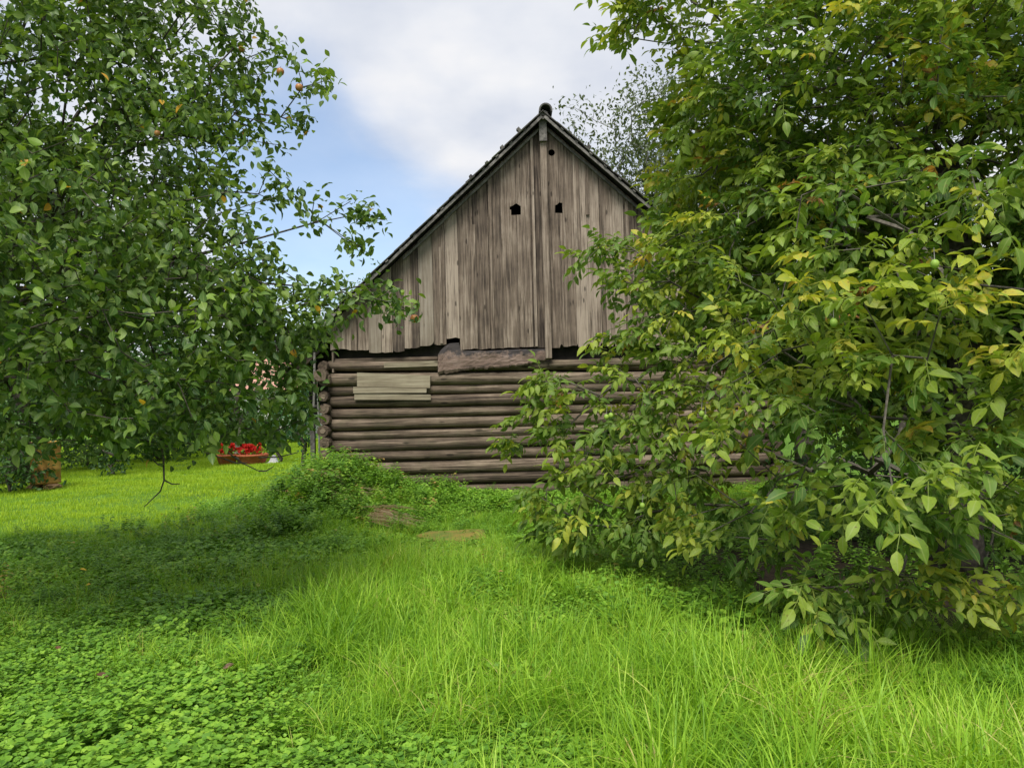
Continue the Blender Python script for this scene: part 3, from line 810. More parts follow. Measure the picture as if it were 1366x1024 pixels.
def apple_tree():
    rs = np.random.default_rng(21)
    base = (-5.1, 6.6, float(gz(-5.1, 6.6))-0.05)
    tr = tree_thing('apple_tree', base, 'dark green spreading apple tree with drooping boughs on the lawn at the left', 'tree')
    blobs = [
        W2(60,330,4.7,140,170,0.8), W2(200,420,5.0,150,150,0.8), W2(60,520,4.9,130,80,0.7), W2(260,330,5.4,110,90,0.8),
        W2(180,200,5.6,150,70,0.9), W2(60,120,5.4,130,110,1.0), W2(240,90,6.4,90,90,0.9), W2(310,60,6.6,55,60,0.6),
        W2(335,160,6.2,60,32,0.5), W2(395,95,6.2,40,16,0.3), W2(425,112,6.2,26,13,0.25), W2(400,150,6.3,38,14,0.3), W2(360,120,6.4,40,30,0.4), W2(340,20,6.8,24,30,0.4),
        W2(340,250,6.0,60,28,0.5), W2(400,275,6.0,50,20,0.4), W2(460,295,6.0,44,26,0.35), W2(495,287,6.0,20,10,0.2), W2(480,330,6.0,18,26,0.25),
        W2(350,345,5.6,45,40,0.5), W2(340,420,5.4,85,60,0.6), W2(420,410,5.6,60,34,0.5), W2(470,392,5.8,60,26,0.35), W2(440,440,5.7,46,34,0.35), W2(450,395,5.7,60,20,0.3), W2(520,402,5.8,30,16,0.25), W2(500,410,6.0,45,12,0.25),
        W2(420,450,5.7,50,24,0.4), W2(330,500,5.2,80,52,0.6), W2(390,540,5.3,32,38,0.35), W2(240,540,5.0,100,50,0.7),
        W2(320,565,5.3,80,26,0.5), W2(375,578,5.4,42,20,0.3), W2(400,540,5.4,26,34,0.3), W2(360,470,5.4,60,40,0.5), W2(395,430,5.6,60,34,0.4), W2(370,380,5.6,50,30,0.4), W2(300,450,5.3,60,60,0.5), W2(375,510,5.3,40,40,0.4), W2(400,480,5.6,30,30,0.35), W2(330,400,5.8,60,50,0.5), W2(200,120,6.0,110,80,0.7), W2(270,150,6.2,80,50,0.6), W2(320,588,5.3,40,16,0.25), W2(90,590,5.2,100,22,0.6), W2(20,580,5.2,60,30,0.6), W2(215,592,5.0,60,24,0.3), W2(130,560,5.2,110,30,0.7),
        W2(-100,300,5.2,160,250,1.5), W2(-40,-40,5.6,200,110,1.2), W2(160,-40,6.4,170,70,1.0), W2(540,408,5.7,24,12,0.2),
        (-5.4,7.6,3.2,1.7,1.3,1.6), (-3.9,7.4,3.3,1.0,0.7,1.2), (-3.2,7.2,2.7,0.8,0.6,0.9)]
    A = blob_pts(blobs, 70, rs)
    # gaps where the photograph shows the sky through the crown
    px, py, z = project(A)
    vis = z < 9
    def hole(cx_, cy_, rx, ry): return ((px-cx_)/rx)**2+((py-cy_)/ry)**2 < 1
    kill = vis & (hole(405,225,38,24) | hole(360,305,20,16) | hole(150,265,18,12) | hole(405,340,42,26) | hole(455,55,40,30) | hole(455,360,24,15) | hole(378,390,10,10))
    A = A[~kill]
    zmin = 0.95
    A = A[A[:, 2] > zmin]
    tb = Vector(base)
    trunk = [tb, tb+Vector((0.05,-0.02,0.5)), tb+Vector((0.12,-0.08,1.0)), tb+Vector((0.1,-0.12,1.5)), tb+Vector((0.2,-0.15,2.0)), tb+Vector((0.3,-0.1,2.6))]
    P, par = grow(trunk, A, rs=rs)
    r, child = radii(P, par, 0.0032, 2.25, 0.17)
    main = np.zeros(len(P), bool); main[:len(trunk)] = True
    r[:len(trunk)] = np.linspace(0.19, 0.11, len(trunk))
    V, Fc = tube_vf(P[:len(trunk)], r[:len(trunk)], 10, True, 0.04, 3); part('trunk', V, Fc, M['bark'], tr, smooth=True)
    sel = ~main
    big = sel & (r > 0.02)
    limb_parts(P, par, r, big, M['bark'], tr, len(trunk))
    V, Q = branch_mesh(P, par, r, sel & ~big, 4); part('twigs', V, Q, M['bark'], tr, kind='stuff')
    # leaves round every thin node
    thin = np.where(sel & (r < 0.012))[0]
    parts_dir = norm(P[thin]-P[par[thin]])
    cnt = rs.integers(11, 19, len(thin))
    src = np.repeat(np.arange(len(thin)), cnt); n = len(src)
    D = parts_dir[src]
    out = norm(rs.normal(size=(n, 3)) + 0.35*D + np.array([0.08, -0.12, 0.02]))
    O = P[thin][src] + rs.normal(size=(n, 3))*0.055 + D*(rs.random(n)[:, None]-0.6)*0.16
    up = norm(rs.normal(size=(n, 3))*0.55+np.array([0, -0.15, 1.0]))
    Rm = frames(out+np.array([0, 0, -0.28]), up)
    S = rs.uniform(0.75, 1.3, n)
    # height above the ground and outer position make leaves fresher green
    tint = np.clip(rs.normal(0.42, 0.2, n), 0, 0.95)
    young = rs.random(len(thin))[src] < 0.14
    tint[young] = np.clip(tint[young]+0.3, 0, 0.96)
    yl = rs.random(n) < 0.004; tint[yl] = 1.0
    tpls = [(*leaf_tpl(*a), edges_of(3)) for a in ((0.070, 0.0205, 0.35, 0.22, 3), (0.062, 0.0225, 0.25, 0.38, 3), (0.076, 0.0195, 0.5, 0.3, 3))]
    which = rs.integers(0, 3, n)
    emit_leaves(tr, base, tpls, which, O, Rm, S, tint, M['apple'], 300)
    # a bare hanging twig at the lowest bough
    bp = [at(215,585,5.2), at(218,610,5.2), at(219,640,5.15), at(214,655,5.15), at(192,676,5.1)]
    V, Fc = tube_vf(bp, [0.009,0.008,0.006,0.005,0.003], 5); part('hanging_twig', V, Fc, M['bark'], tr)
    for a, b in (((219,640),(240,645)), ((219,622),(203,612)), ((300,600),(345,628)), ((250,590),(300,612)), ((345,628),(365,622)), ((345,610),(398,603)), ((300,612),(330,617))):
        p0, p1 = at(*a, 5.2), at(*b, 5.2); mid = (p0+p1)/2+Vector((0,0,-0.015))
        V, Fc = tube_vf([p0, mid, p1], [0.006,0.005,0.003], 5); part('hanging_twig', V, Fc, M['bark'], tr)
    # apples
    for k, (a, b, Y, rr) in enumerate([(553,425,5.7,0.034),(374,96,6.0,0.032),(322,66,6.2,0.026),(399,117,6.0,0.032),(210,178,5.0,0.020)]):
        p = at(a, b, Y)
        prof = [(0.0,-0.80),(0.35,-0.88),(0.72,-0.66),(0.97,-0.1),(0.94,0.35),(0.66,0.78),(0.3,0.88),(0.06,0.72)]
        kk = 12; V = []
        for (rad_, zz) in prof:
            for j in range(kk):
                V.append((p.x+rr*rad_*math.cos(2*math.pi*j/kk), p.y+rr*rad_*math.sin(2*math.pi*j/kk), p.z+rr*zz))
        Q = [(i*kk+j, i*kk+(j+1) % kk, (i+1)*kk+(j+1) % kk, (i+1)*kk+j) for i in range(len(prof)-1) for j in range(kk)]
        ap = part('apple', V, np.array(Q), M['apple_skin'], tr, smooth=True)
        V, Fc = tube_vf([p+Vector((0,0,rr*0.7)), p+Vector((0.004,0,rr*1.4))], [0.0016, 0.0014], 4); part('stalk', V, Fc, M['bark'], ap)
    return tr
apple_tree()

# ---- walnut tree -----------------------------------------------------------
def walnut_tpl(seed, pairs=3):
    rr = np.random.default_rng(seed)
    Vs, Qs, Ts, Es = [], [], [], []; o = 0
    Lr = 0.23
    def rach(t):
        return np.array([0.015*math.sin(t*3+seed), Lr*t, 0.10*Lr*t-0.34*Lr*t*t])
    items = []
    for i in range(pairs):
        t = 0.36+0.58*i/(pairs-0.3)
        for s in (-1, 1): items.append((t+rr.uniform(-0.02, 0.02), s, 0.078+0.026*i/pairs))
    items.append((1.0, 0, 0.112))
    for t, s, ln in items:
        p = rach(t)
        ln *= rr.uniform(0.85, 1.12)
        V, Q, T = leaf_tpl(ln, ln*0.25, rr.uniform(0.05, 0.55), rr.uniform(0.05, 0.6), 3, 0.85); Es.append(edges_of(3))
        ang = s*R(rr.uniform(48, 70)); dn = R(rr.uniform(-8, 38)); ro = R(rr.uniform(-25, 25))
        m = Matrix.Rotation(-ang, 3, 'Z') @ Matrix.Rotation(-dn, 3, 'X') @ Matrix.Rotation(ro, 3, 'Y')
        V = V @ np.array(m).T + p
        Vs.append(V); Qs.append(Q+o); Ts.append(T+o); o += len(V)
    # rachis
    ts = [0, 0.35, 0.7, 1.0]; hw = [0.0030, 0.0022, 0.0017, 0.001]
    for i in range(3):
        a, b = rach(ts[i]), rach(ts[i+1])
        for ax in (0, 2):
            e = np.zeros(3); e[ax] = 1
            Vs.append(np.array([a-e*hw[i], a+e*hw[i], b+e*hw[i+1], b-e*hw[i+1]])); Qs.append(np.array([[0,1,2,3]])+o); o += 4; Es.append(np.zeros(4))
    return np.concatenate(Vs), np.concatenate(Qs), np.concatenate(Ts), np.concatenate(Es)

def walnut_tree():
    rs = np.random.default_rng(33)
    base = (4.1, 6.9, float(gz(4.1, 6.9))-0.05)
    tr = tree_thing('walnut_tree', base, 'big walnut tree with yellow-green drooping leaves covering the right end of the barn', 'tree')
    blobs = [
        # lower left skirt in front of the log wall
        W2(735,560,7.0,48,30,0.35), W2(760,520,7.0,55,24,0.4), W2(790,590,6.8,70,60,0.5), W2(760,650,6.8,45,50,0.4), W2(790,700,6.6,45,26,0.35),
        W2(860,520,6.6,80,60,0.6), W2(860,470,6.8,60,32,0.4), W2(870,640,6.5,60,50,0.5), W2(930,590,6.2,80,70,0.6), W2(850,700,6.3,40,24,0.3), W2(960,690,6.0,70,36,0.45), W2(740,512,7.0,18,12,0.2),
        # middle left, covering the right of the gable
        W2(815,345,7.0,40,36,0.35), W2(855,330,7.0,45,40,0.4), W2(840,375,7.0,30,14,0.3), W2(910,380,6.8,60,70,0.5), W2(900,440,6.6,60,36,0.5), W2(980,330,6.6,90,90,0.8), W2(980,460,6.3,90,70,0.8),
        # crown
        W2(925,200,7.2,50,60,0.5), W2(915,110,7.2,48,60,0.5), W2(875,40,7.2,60,30,0.5), W2(835,22,7.2,34,22,0.4), W2(900,270,7.2,40,40,0.4), W2(990,150,6.9,100,130,0.9), W2(1100,100,6.4,150,120,1.1),
        W2(1120,280,6.4,150,110,1.0), W2(1280,80,6.0,150,120,1.1), W2(1330,250,6.6,100,160,1.0), W2(1000,-60,7.0,200,80,1.2), W2(1300,-90,6.5,250,120,1.4),
        # near bough at the right, closer to the camera
        W2(1110,330,4.6,60,60,0.4), W2(1100,250,4.6,50,26,0.3), W2(1240,300,4.2,90,60,0.45), W2(1250,240,4.2,60,26,0.3), W2(1320,250,4.2,30,14,0.25), W2(1180,420,4.3,130,80,0.55), W2(1050,420,5.0,90,80,0.6),
        W2(1320,400,4.3,80,100,0.5), W2(1040,560,5.0,100,70,0.6), W2(1200,560,4.3,130,100,0.6), W2(1330,600,4.3,90,120,0.5), W2(1070,660,4.8,80,46,0.4), W2(1230,695,4.3,90,50,0.4),
        W2(1300,735,4.4,80,50,0.4), W2(1125,795,4.4,55,26,0.25), W2(1090,780,4.5,28,20,0.2), W2(1250,782,4.5,60,24,0.25), W2(1340,790,4.5,50,32,0.25), W2(1200,640,4.0,80,40,0.4), W2(1010,730,5.4,50,26,0.3), W2(1180,760,4.8,60,30,0.3), W2(1130,795,4.8,60,26,0.3), W2(1240,808,4.7,64,24,0.3), W2(1335,815,4.7,50,28,0.3), W2(750,690,6.7,34,36,0.35), W2(800,715,6.6,60,22,0.35), W2(880,705,6.4,50,26,0.35), W2(720,580,7.0,40,30,0.3), W2(820,640,6.7,60,50,0.4), W2(900,650,6.4,60,46,0.4), W2(1060,700,5.4,60,34,0.3),
        W2(1090,650,5.6,60,50,0.4), W2(1150,640,5.8,90,46,0.5), W2(1290,660,5.2,100,60,0.5),
        # bulk behind and beyond the frame
        (4.4,7.2,3.6,1.9,1.6,1.9), (5.6,5.6,2.8,1.6,1.6,1.7), (4.6,7.6,1.9,1.6,1.4,1.0), (3.0,8.4,3.2,1.5,1.3,1.5)]
    A = blob_pts(blobs, 36, rs)
    A = A[A[:, 2] > 0.26]
    px, py, z = project(A)
    # dark hollow below the boughs, and sky glimpses between the upper boughs
    def hole(cx_, cy_, rx, ry): return ((px-cx_)/rx)**2+((py-cy_)/ry)**2 < 1
    kill = hole(1130,715,75,38) | hole(900,745,110,24) | (hole(1330,200,26,22) & (z < 9)) | (hole(1200,30,22,18))
    A = A[~kill]
    tb = Vector(base)
    trunk = [tb, tb+Vector((-0.03,-0.02,0.45)), tb+Vector((0.02,-0.1,0.95)), tb+Vector((-0.04,-0.14,1.5)), tb+Vector((-0.02,-0.2,2.2)), tb+Vector((-0.1,-0.2,3.0)), tb+Vector((-0.15,-0.25,3.8))]
    P, par = grow(trunk, A, rs=rs, wlen=0.3)
    r, child = radii(P, par, 0.0042, 2.3, 0.16)
    main = np.zeros(len(P), bool); main[:len(trunk)] = True
    r[:len(trunk)] = np.linspace(0.20, 0.10, len(trunk))
    V, Fc = tube_vf(P[:len(trunk)], r[:len(trunk)], 10, True, 0.04, 3); part('trunk', V, Fc, M['bark'], tr, smooth=True)
    sel = ~main; big = sel & (r > 0.025)
    limb_parts(P, par, r, big, M['bark_brown'], tr, len(trunk))
    V, Q = branch_mesh(P, par, r, sel & ~big, 4); part('twigs', V, Q, M['bark_brown'], tr, kind='stuff')
    thin = np.where(sel & (r < 0.014))[0]
    tipn = child[thin] == 0
    dirs = norm(P[thin]-P[par[thin]])
    cnt = np.where(tipn, rs.integers(6, 10, len(thin)), rs.integers(3, 6, len(thin)))
    src = np.repeat(np.arange(len(thin)), cnt); n = len(src)
    D = dirs[src]
    ctr = np.array([4.0, 6.8, 2.6])
    outw = norm((P[thin][src]-ctr)*np.array([1, 1, 0.35]))
    out = norm(rs.normal(size=(n, 3))*np.array([1, 1, 0.5]) + 0.55*D + 0.45*outw + np.array([0, 0, 0.05]))
    O = P[thin][src] + rs.normal(size=(n, 3))*0.03
    up = norm(rs.normal(size=(n, 3))*0.32+np.array([0, 0, 1.0]))
    Rm = frames(out, up)
    S = rs.uniform(0.6, 1.2, n)
    tint = np.clip(rs.normal(0.40, 0.13, n)+0.5*(vnoise(O[:, 0]*1.3+O[:, 2], O[:, 1]+O[:, 2]*1.2, 1.6)-0.5), 0.02, 0.80)
    node_r = rs.random(len(thin))
    young = (node_r[src] < 0.42) & tipn[src]
    tint[young] = np.clip(tint[young]+0.24, 0, 0.86)
    old = rs.random(n); tint[old < 0.014] = 0.9; tint[old < 0.006] = 0.98
    tpls = [walnut_tpl(k, 3 if k % 3 else 2) for k in range(7)]
    which = rs.integers(0, 7, n)
    emit_leaves(tr, base, tpls, which, O, Rm, S, tint, M['walnut'], 300)
    # walnuts in green husks
    for (a, b, Y) in ((809,556,5.9),(815,554,5.9),(936,552,5.3),(941,557,5.3),(857,674,5.7),(985,296,5.5),(1112,430,4.0),(1247,352,3.7)):
        p = at(a, b, Y); rr = 0.021
        V = []; kk = 10
        for i in range(7):
            ph = math.pi*i/6
            for j in range(kk):
                V.append((p.x+rr*max(math.sin(ph), 0.04)*math.cos(2*math.pi*j/kk), p.y+rr*max(math.sin(ph), 0.04)*math.sin(2*math.pi*j/kk), p.z-rr*1.12*math.cos(ph)))
        Q = [(i*kk+j, i*kk+(j+1) % kk, (i+1)*kk+(j+1) % kk, (i+1)*kk+j) for i in range(6) for j in range(kk)]
        wn = part('walnut', V, np.array(Q), M['walnut_husk'], tr, smooth=True)
        V, Fc = tube_vf([p+Vector((0,0,rr)), p+Vector((0.01,0.02,rr*4))], [0.0022, 0.002], 4); part('stalk', V, Fc, M['bark_grey'], wn)
    return tr
walnut_tree()

# ---- background trees and shrubs -------------------------------------------
def simple_tree(name, base, label, cat, blobs, dens, leafsz, per, mat, seed, trunk_r=0.16, trunk_top=None, clr=0.42, group=None, bark='bark', spread=0.16, upright=False):
    rs = np.random.default_rng(seed)
    base = (base[0], base[1], float(gz(base[0], base[1]))*(1 if base[1] < 25 else 0)-0.05)
    t = tree_thing(name, base, label, cat, group)
    A = blob_pts(blobs, dens, rs)
    A = A[A[:, 2] > 0.1]
    tb = Vector(base); top = trunk_top or 2.0
    trunk = [tb+Vector((rs.normal()*0.03*k, rs.normal()*0.03*k, top*k/5)) for k in range(6)]
    P, par = grow(trunk, A, step=0.9, rs=rs)
    r, child = radii(P, par, 0.006, 2.3, trunk_r*0.8)
    nT = len(trunk); r[:nT] = np.linspace(trunk_r, trunk_r*0.6, nT)
    V, Fc = tube_vf(P[:nT], r[:nT], 8, True, 0.04, seed); part('trunk', V, Fc, M[bark], t, smooth=True)
    sel = np.ones(len(P), bool); sel[:nT] = False
    V, Q = branch_mesh(P, par, r, sel, 4); part('branches', V, Q, M[bark], t, kind='stuff')
    nodes = P[nT:]; m = len(nodes)
    src = np.repeat(np.arange(m), per); n = len(src)
    O = nodes[src]+rs.normal(size=(n, 3))*spread
    d = rs.normal(size=(n, 3)) + np.array([0, 0, -0.3])
    if upright: d = rs.normal(size=(n, 3))*0.5+np.array([0, 0, 1.0])
    Rm = frames(norm(d), norm(rs.normal(size=(n, 3))*0.7+np.array([0, -0.2, 1.0])))
    S = rs.uniform(0.7, 1.3, n)*leafsz
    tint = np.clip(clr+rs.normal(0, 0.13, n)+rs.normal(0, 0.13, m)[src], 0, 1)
    tpls = [leaf_tpl(1.0, 0.30, 0.3, 0.2, 1), leaf_tpl(1.0, 0.22, 0.3, 0.3, 2)]
    emit_leaves(t, base, tpls, rs.integers(0, 2, n), O, Rm, S, tint, M[mat], 0)
    return t

simple_tree('birch_tree', (at(850,500,21).x, 21), 'fine-leaved grey green tree rising behind the right roof slope', 'tree',
    [W2(775,150,20,22,20,0.6), W2(800,180,20,40,36,0.9), W2(830,225,20,60,50,1.2), W2(850,160,20,40,50,1.0), W2(856,110,20,14,20,0.4), W2(870,260,20,70,60,1.4), W2(920,200,20,80,120,1.8), W2(840,130,20,14,12,0.4), W2(940,320,21,90,120,2)],
    7.0, 0.12, 24, 'birch_leaf', 51, 0.14, 4.5, 0.4, spread=0.26, bark='bark_grey')
simple_tree('broadleaf_tree', (-12.5, 19), 'tall dark broadleaf tree behind the apple tree at the left edge', 'tree',
    [(-13,19,5.5,4,3,4), (-10.2,20,4.4,3.0,2.4,3.4), (-8.2,21,3.0,1.8,1.6,2.4), (-15,20,8,3.5,3,3)], 1.6, 0.19, 16, 'far_leaf', 52, 0.25, 3.5, 0.3)
simple_tree('broadleaf_tree', (-9.8, 27), 'mid green tree on the far side of the lawn behind the red flower tub', 'tree',
    [(-10,27,4.2,3,2.5,2.6), (-8.2,28,3.2,2,2,2.0), (-12,27,3,2,2,2)], 1.3, 0.15, 14, 'far_leaf', 53, 0.2, 2.2, 0.45)
simple_tree('broadleaf_tree', (at(462,450,34).x, 34), 'round distant tree peeping over the left roof slope', 'tree',
    [W2(466,395,34,30,36,1.3), W2(440,400,34,30,26,1.2), W2(480,420,34,24,40,1.2), W2(430,440,34,36,36,1.4)], 2.2, 0.16, 16, 'far_leaf', 54, 0.2, 3.0, 0.55)
simple_tree('broadleaf_tree', (6.2, 16.0), 'dark tree standing behind the walnut tree beyond the barn', 'tree',
    [(7,16,3.6,2.6,2.2,3.2), (9.5,15.5,4.6,2.6,2.2,3.8), (12,16,3.2,2.4,2.2,3.0)], 1.4, 0.16, 15, 'far_leaf', 55, 0.22, 3.0, 0.25)
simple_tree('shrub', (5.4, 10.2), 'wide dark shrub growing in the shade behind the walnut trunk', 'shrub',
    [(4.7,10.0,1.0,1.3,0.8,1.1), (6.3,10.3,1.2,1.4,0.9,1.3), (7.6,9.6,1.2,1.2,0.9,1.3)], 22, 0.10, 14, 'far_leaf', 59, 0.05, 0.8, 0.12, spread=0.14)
simple_tree('broadleaf_tree', (9.6, 11.2), 'dense dark tree on the far right behind the walnut boughs', 'tree',
    [(9.2,11.2,3.9,2.0,1.6,3.0), (7.4,10.6,2.2,1.4,1.3,1.8), (10,10.8,6.4,2.0,1.6,1.6)], 2.2, 0.13, 15, 'far_leaf', 56, 0.2, 3.0, 0.2)
simple_tree('thuja', (at(404,560,19).x, 19.0), 'slender dark conifer beside the left corner of the barn', 'conifer',
    [W2(404,560,19,16,44,0.45), W2(410,520,19,12,30,0.35)], 60, 0.12, 14, 'conifer', 57, 0.06, 1.2, 0.5, upright=True, spread=0.1)
simple_tree('thuja', (at(372,560,21).x, 21.0), 'second conifer left of the slender one, half hidden by apple leaves', 'conifer',
    [W2(372,572,21,16,32,0.45)], 60, 0.12, 14, 'conifer', 58, 0.06, 1.0, 0.6, upright=True, spread=0.1)
for i, (px, py, Y, rx, rz, ry, c, lab) in enumerate((
    (14,600,15.6,56,52,0.8,0.25,'dark overgrown shrub hanging over the ochre drum'),
    (120,600,21,50,36,1.0,0.6,'pale green shrub right of the ochre drum'),
    (152,616,19,16,14,0.35,0.1,'small dark round bush on the lawn edge'),
    (210,575,24,66,38,1.3,0.35,'shrub with arching stems behind the low apple boughs'),
    (290,565,27,60,36,1.3,0.5,'light shrub left of the red flower tub'),
    (-60,560,17,70,90,1.4,0.25,'large shrub at the left picture edge beyond the drum'),
    (350,560,33,70,36,1.5,0.45,'far hedge shrub below the pink roof'))):
    p = at(px, py, Y)
    simple_tree('shrub', (p.x, Y), lab, 'shrub', [W2(px,py,Y,rx,rz,ry), W2(px-rx*0.4,py+rz*0.4,Y-0.2,rx*0.6,rz*0.55,ry*0.7), W2(px+rx*0.4,py+rz*0.3,Y+0.1,rx*0.6,rz*0.6,ry*0.7)],
        34 if Y < 20 else 15, 0.11 if Y < 20 else 0.15, 14, 'far_leaf', 70+i, 0.05, 0.7, c, spread=0.14)

# far woods closing the horizon
def woods():
    rs = np.random.default_rng(90)
    O = []
    for k in range(90):
        a = R(-80+160*k/89)+rs.normal()*0.01
        d = rs.uniform(58, 75); cxw, cyw = d*math.sin(a), d*math.cos(a)
        rad = rs.uniform(2.5, 4.2); hh = rs.uniform(2.6, 4.4) if cxw < 0 else rs.uniform(4, 7)
        m = 260
        q_ = norm(rs.normal(size=(m, 3)))*np.array([rad, rad*0.8, hh])*(rs.random(m)**0.3)[:, None]
        O.append(q_+np.array([cxw, cyw, hh*0.8]))
    O = np.concatenate(O); O = O[O[:, 2] > 0]; n = len(O)
    Rm = frames(rs.normal(size=(n, 3)), norm(rs.normal(size=(n, 3))+np.array([0, 0, 0.8])))
    V, Q, T, ti = stamp(leaf_tpl(1.0, 0.34, 0.3, 0.2, 1), O, Rm, rs.uniform(0.8, 1.5, n), np.clip(rs.normal(0.45, 0.2, n), 0, 1))
    o = put('distant_woods', npmesh('distant_woods', V, [T], M['far_leaf'], {'tint': ti}))
    tag(o, 'distant band of woods closing the view beyond the garden', 'woods', kind='stuff')
woods()

# ------------------------------------------------------------------ far cottage
def cottage():
    Y = 40.0
    a, b = at(318, 560, Y), at(392, 560, Y)
    h = empty('cottage', ((a.x+b.x)/2, Y, 0), 'pale distant cottage with pinkish tiled roof seen through the apple boughs', 'house')
    zt = at(350, 515, Y).z; zr = at(350, 470, Y).z
    x0, x1 = a.x, b.x
    V, Fc = box_vf((x0, Y, 0), (x1, Y+6, zt)); part('wall', V, Fc, M['plaster'], h)
    V = [(x0-0.3,Y-0.4,zt-0.2),(x1+0.3,Y-0.4,zt-0.2),(x1+0.3,Y+3,zr),(x0-0.3,Y+3,zr),(x0-0.3,Y+6.4,zt-0.2),(x1+0.3,Y+6.4,zt-0.2)]
    Q = [np.array([(0,1,2,3),(3,2,5,4),(0,4,5,1)]), np.array([(0,3,4),(1,5,2)])]
    rf = part('roof', V, Q, M['rooftile'], h)
    V, Fc = box_vf((x0+0.8, Y+2.7, zr-0.3), (x0+1.4, Y+3.3, zr+0.7)); part('chimney', V, Fc, M['plaster'], rf)
    for fx in (0.25, 0.7):
        xm = x0+(x1-x0)*fx
        V, Fc = box_vf((xm-0.4, Y-0.03, zt-1.7), (xm+0.4, Y-0.003, zt-0.7)); wn = part('window', V, Fc, M['pale'], h)
        V, Fc = box_vf((xm-0.32, Y-0.045, zt-1.62), (xm+0.32, Y-0.032, zt-0.78)); part('pane', V, Fc, M['glass'], wn)
cottage()

# ------------------------------------------------------------------ drum, tub, stones
def lathe(name, prof, c, mat, parent, k=20, smooth=True, wob=0.0, label=None):
    V = []
    for r_, z_ in prof:
        for j in range(k):
            th = 2*math.pi*j/k; rr = r_*(1+wob*math.sin(3*th+z_*9))
            V.append((c[0]+rr*math.cos(th), c[1]+rr*math.sin(th), c[2]+z_))
    Q = [(i*k+j, i*k+(j+1) % k, (i+1)*k+(j+1) % k, (i+1)*k+j) for i in range(len(prof)-1) for j in range(k)]
    return part(name, V, np.array(Q), mat, parent, smooth=smooth, label=label)

p = at(61, 640, 16.2); gzd = float(gz(p.x, 16.2))
drum = empty('oil_drum', (p.x, 16.2, gzd+0.12), 'rusty ochre metal drum on stones under the dark shrub', 'drum')
dc = (p.x, 16.2, gzd+0.12)
lathe('drum_body', [(0.0,0.0),(0.285,0.0),(0.295,0.02),(0.285,0.04),(0.285,0.28),(0.297,0.30),(0.285,0.32),(0.285,0.58),(0.297,0.60),(0.285,0.62),(0.285,0.86),(0.295,0.875)], dc, M['drum'], drum, 28)
lathe('drum_lid', [(0.295,0.875),(0.295,0.895),(0.275,0.895),(0.275,0.878),(0.0,0.878)], dc, M['drum'], drum, 28)
def rock(name, c, s, mat, label, seed, cat='stone', group=None):
    rr = np.random.default_rng(seed); V = []
    k, m = 10, 6
    for i in range(m+1):
        ph = math.pi*i/m
        for j in range(k):
            th = 2*math.pi*j/k; f = 1+0.16*rr.normal()
            V.append((c[0]+s[0]*f*max(math.sin(ph),0.05)**0.7*math.cos(th), c[1]+s[1]*f*max(math.sin(ph),0.05)**0.7*math.sin(th), c[2]-s[2]*math.cos(ph)*(1+0.05*rr.normal())))
    Q = [(i*k+j, i*k+(j+1) % k, (i+1)*k+(j+1) % k, (i+1)*k+j) for i in range(m) for j in range(k)]
    o = part(name, V, np.array(Q), mat, None)
    return tag(o, label, cat, group)
for k, dx in enumerate((-0.17, 0.18)):
    rock('stone', (p.x+dx, 16.1, gzd+0.05), (0.16, 0.2, 0.075), M['stone_brown'], ('left' if k == 0 else 'right')+' one of the two stones propping up the ochre drum', 100+k)
def on_ground(px, py):
    for Y in np.arange(2.5, 40, 0.02):
        q_ = at(px, py, Y)
        if q_.z <= gz(q_.x, q_.y): return q_
    return q_
q1 = at(691, 664, 12.35); rock('stone', (q1.x, 12.35, q1.z), (0.19, 0.12, 0.10), M['stone_brown'], 'rough orange brown stone at the foot of the log wall', 110)
q2 = at(624, 696, 11.2); rock('stone', (q2.x, 11.2, q2.z), (0.13, 0.09, 0.06), M['stone'], 'pale grey stone among the weeds in front of the barn', 111)
q3 = on_ground(603, 722)
V, Fc = slab_vf([(q3.x-0.37,-0.06),(q3.x+0.37,-0.06),(q3.x+0.37,0.05),(q3.x-0.37,0.05)], q3.y-0.24, q3.y+0.22)
V = np.array(V); V[:, 2] += q3.z+0.0
kk = 14; V = []
rr = np.random.default_rng(4); prof = 1+0.13*rr.normal(size=kk)
for zz, f in ((-0.06,1.0),(0.075,0.98),(0.095,0.9)):
    for j in range(kk):
        th = 2*math.pi*j/kk
        V.append((q3.x+0.44*f*prof[j]*math.copysign(abs(math.cos(th))**0.6, math.cos(th)), q3.y+0.30*f*prof[j]*math.copysign(abs(math.sin(th))**0.6, math.sin(th)), q3.z+zz))
V.append((q3.x, q3.y, q3.z+0.10))
Q = np.array([(i*kk+j, i*kk+(j+1) % kk, (i+1)*kk+(j+1) % kk, (i+1)*kk+j) for i in range(2) for j in range(kk)])
T = np.array([(2*kk+j, 2*kk+(j+1) % kk, 3*kk) for j in range(kk)])
tag(part('stone_slab', V, [Q, T], M['moss_slab'], None), 'flat slab covered in yellow brown moss lying in the grass', 'slab')

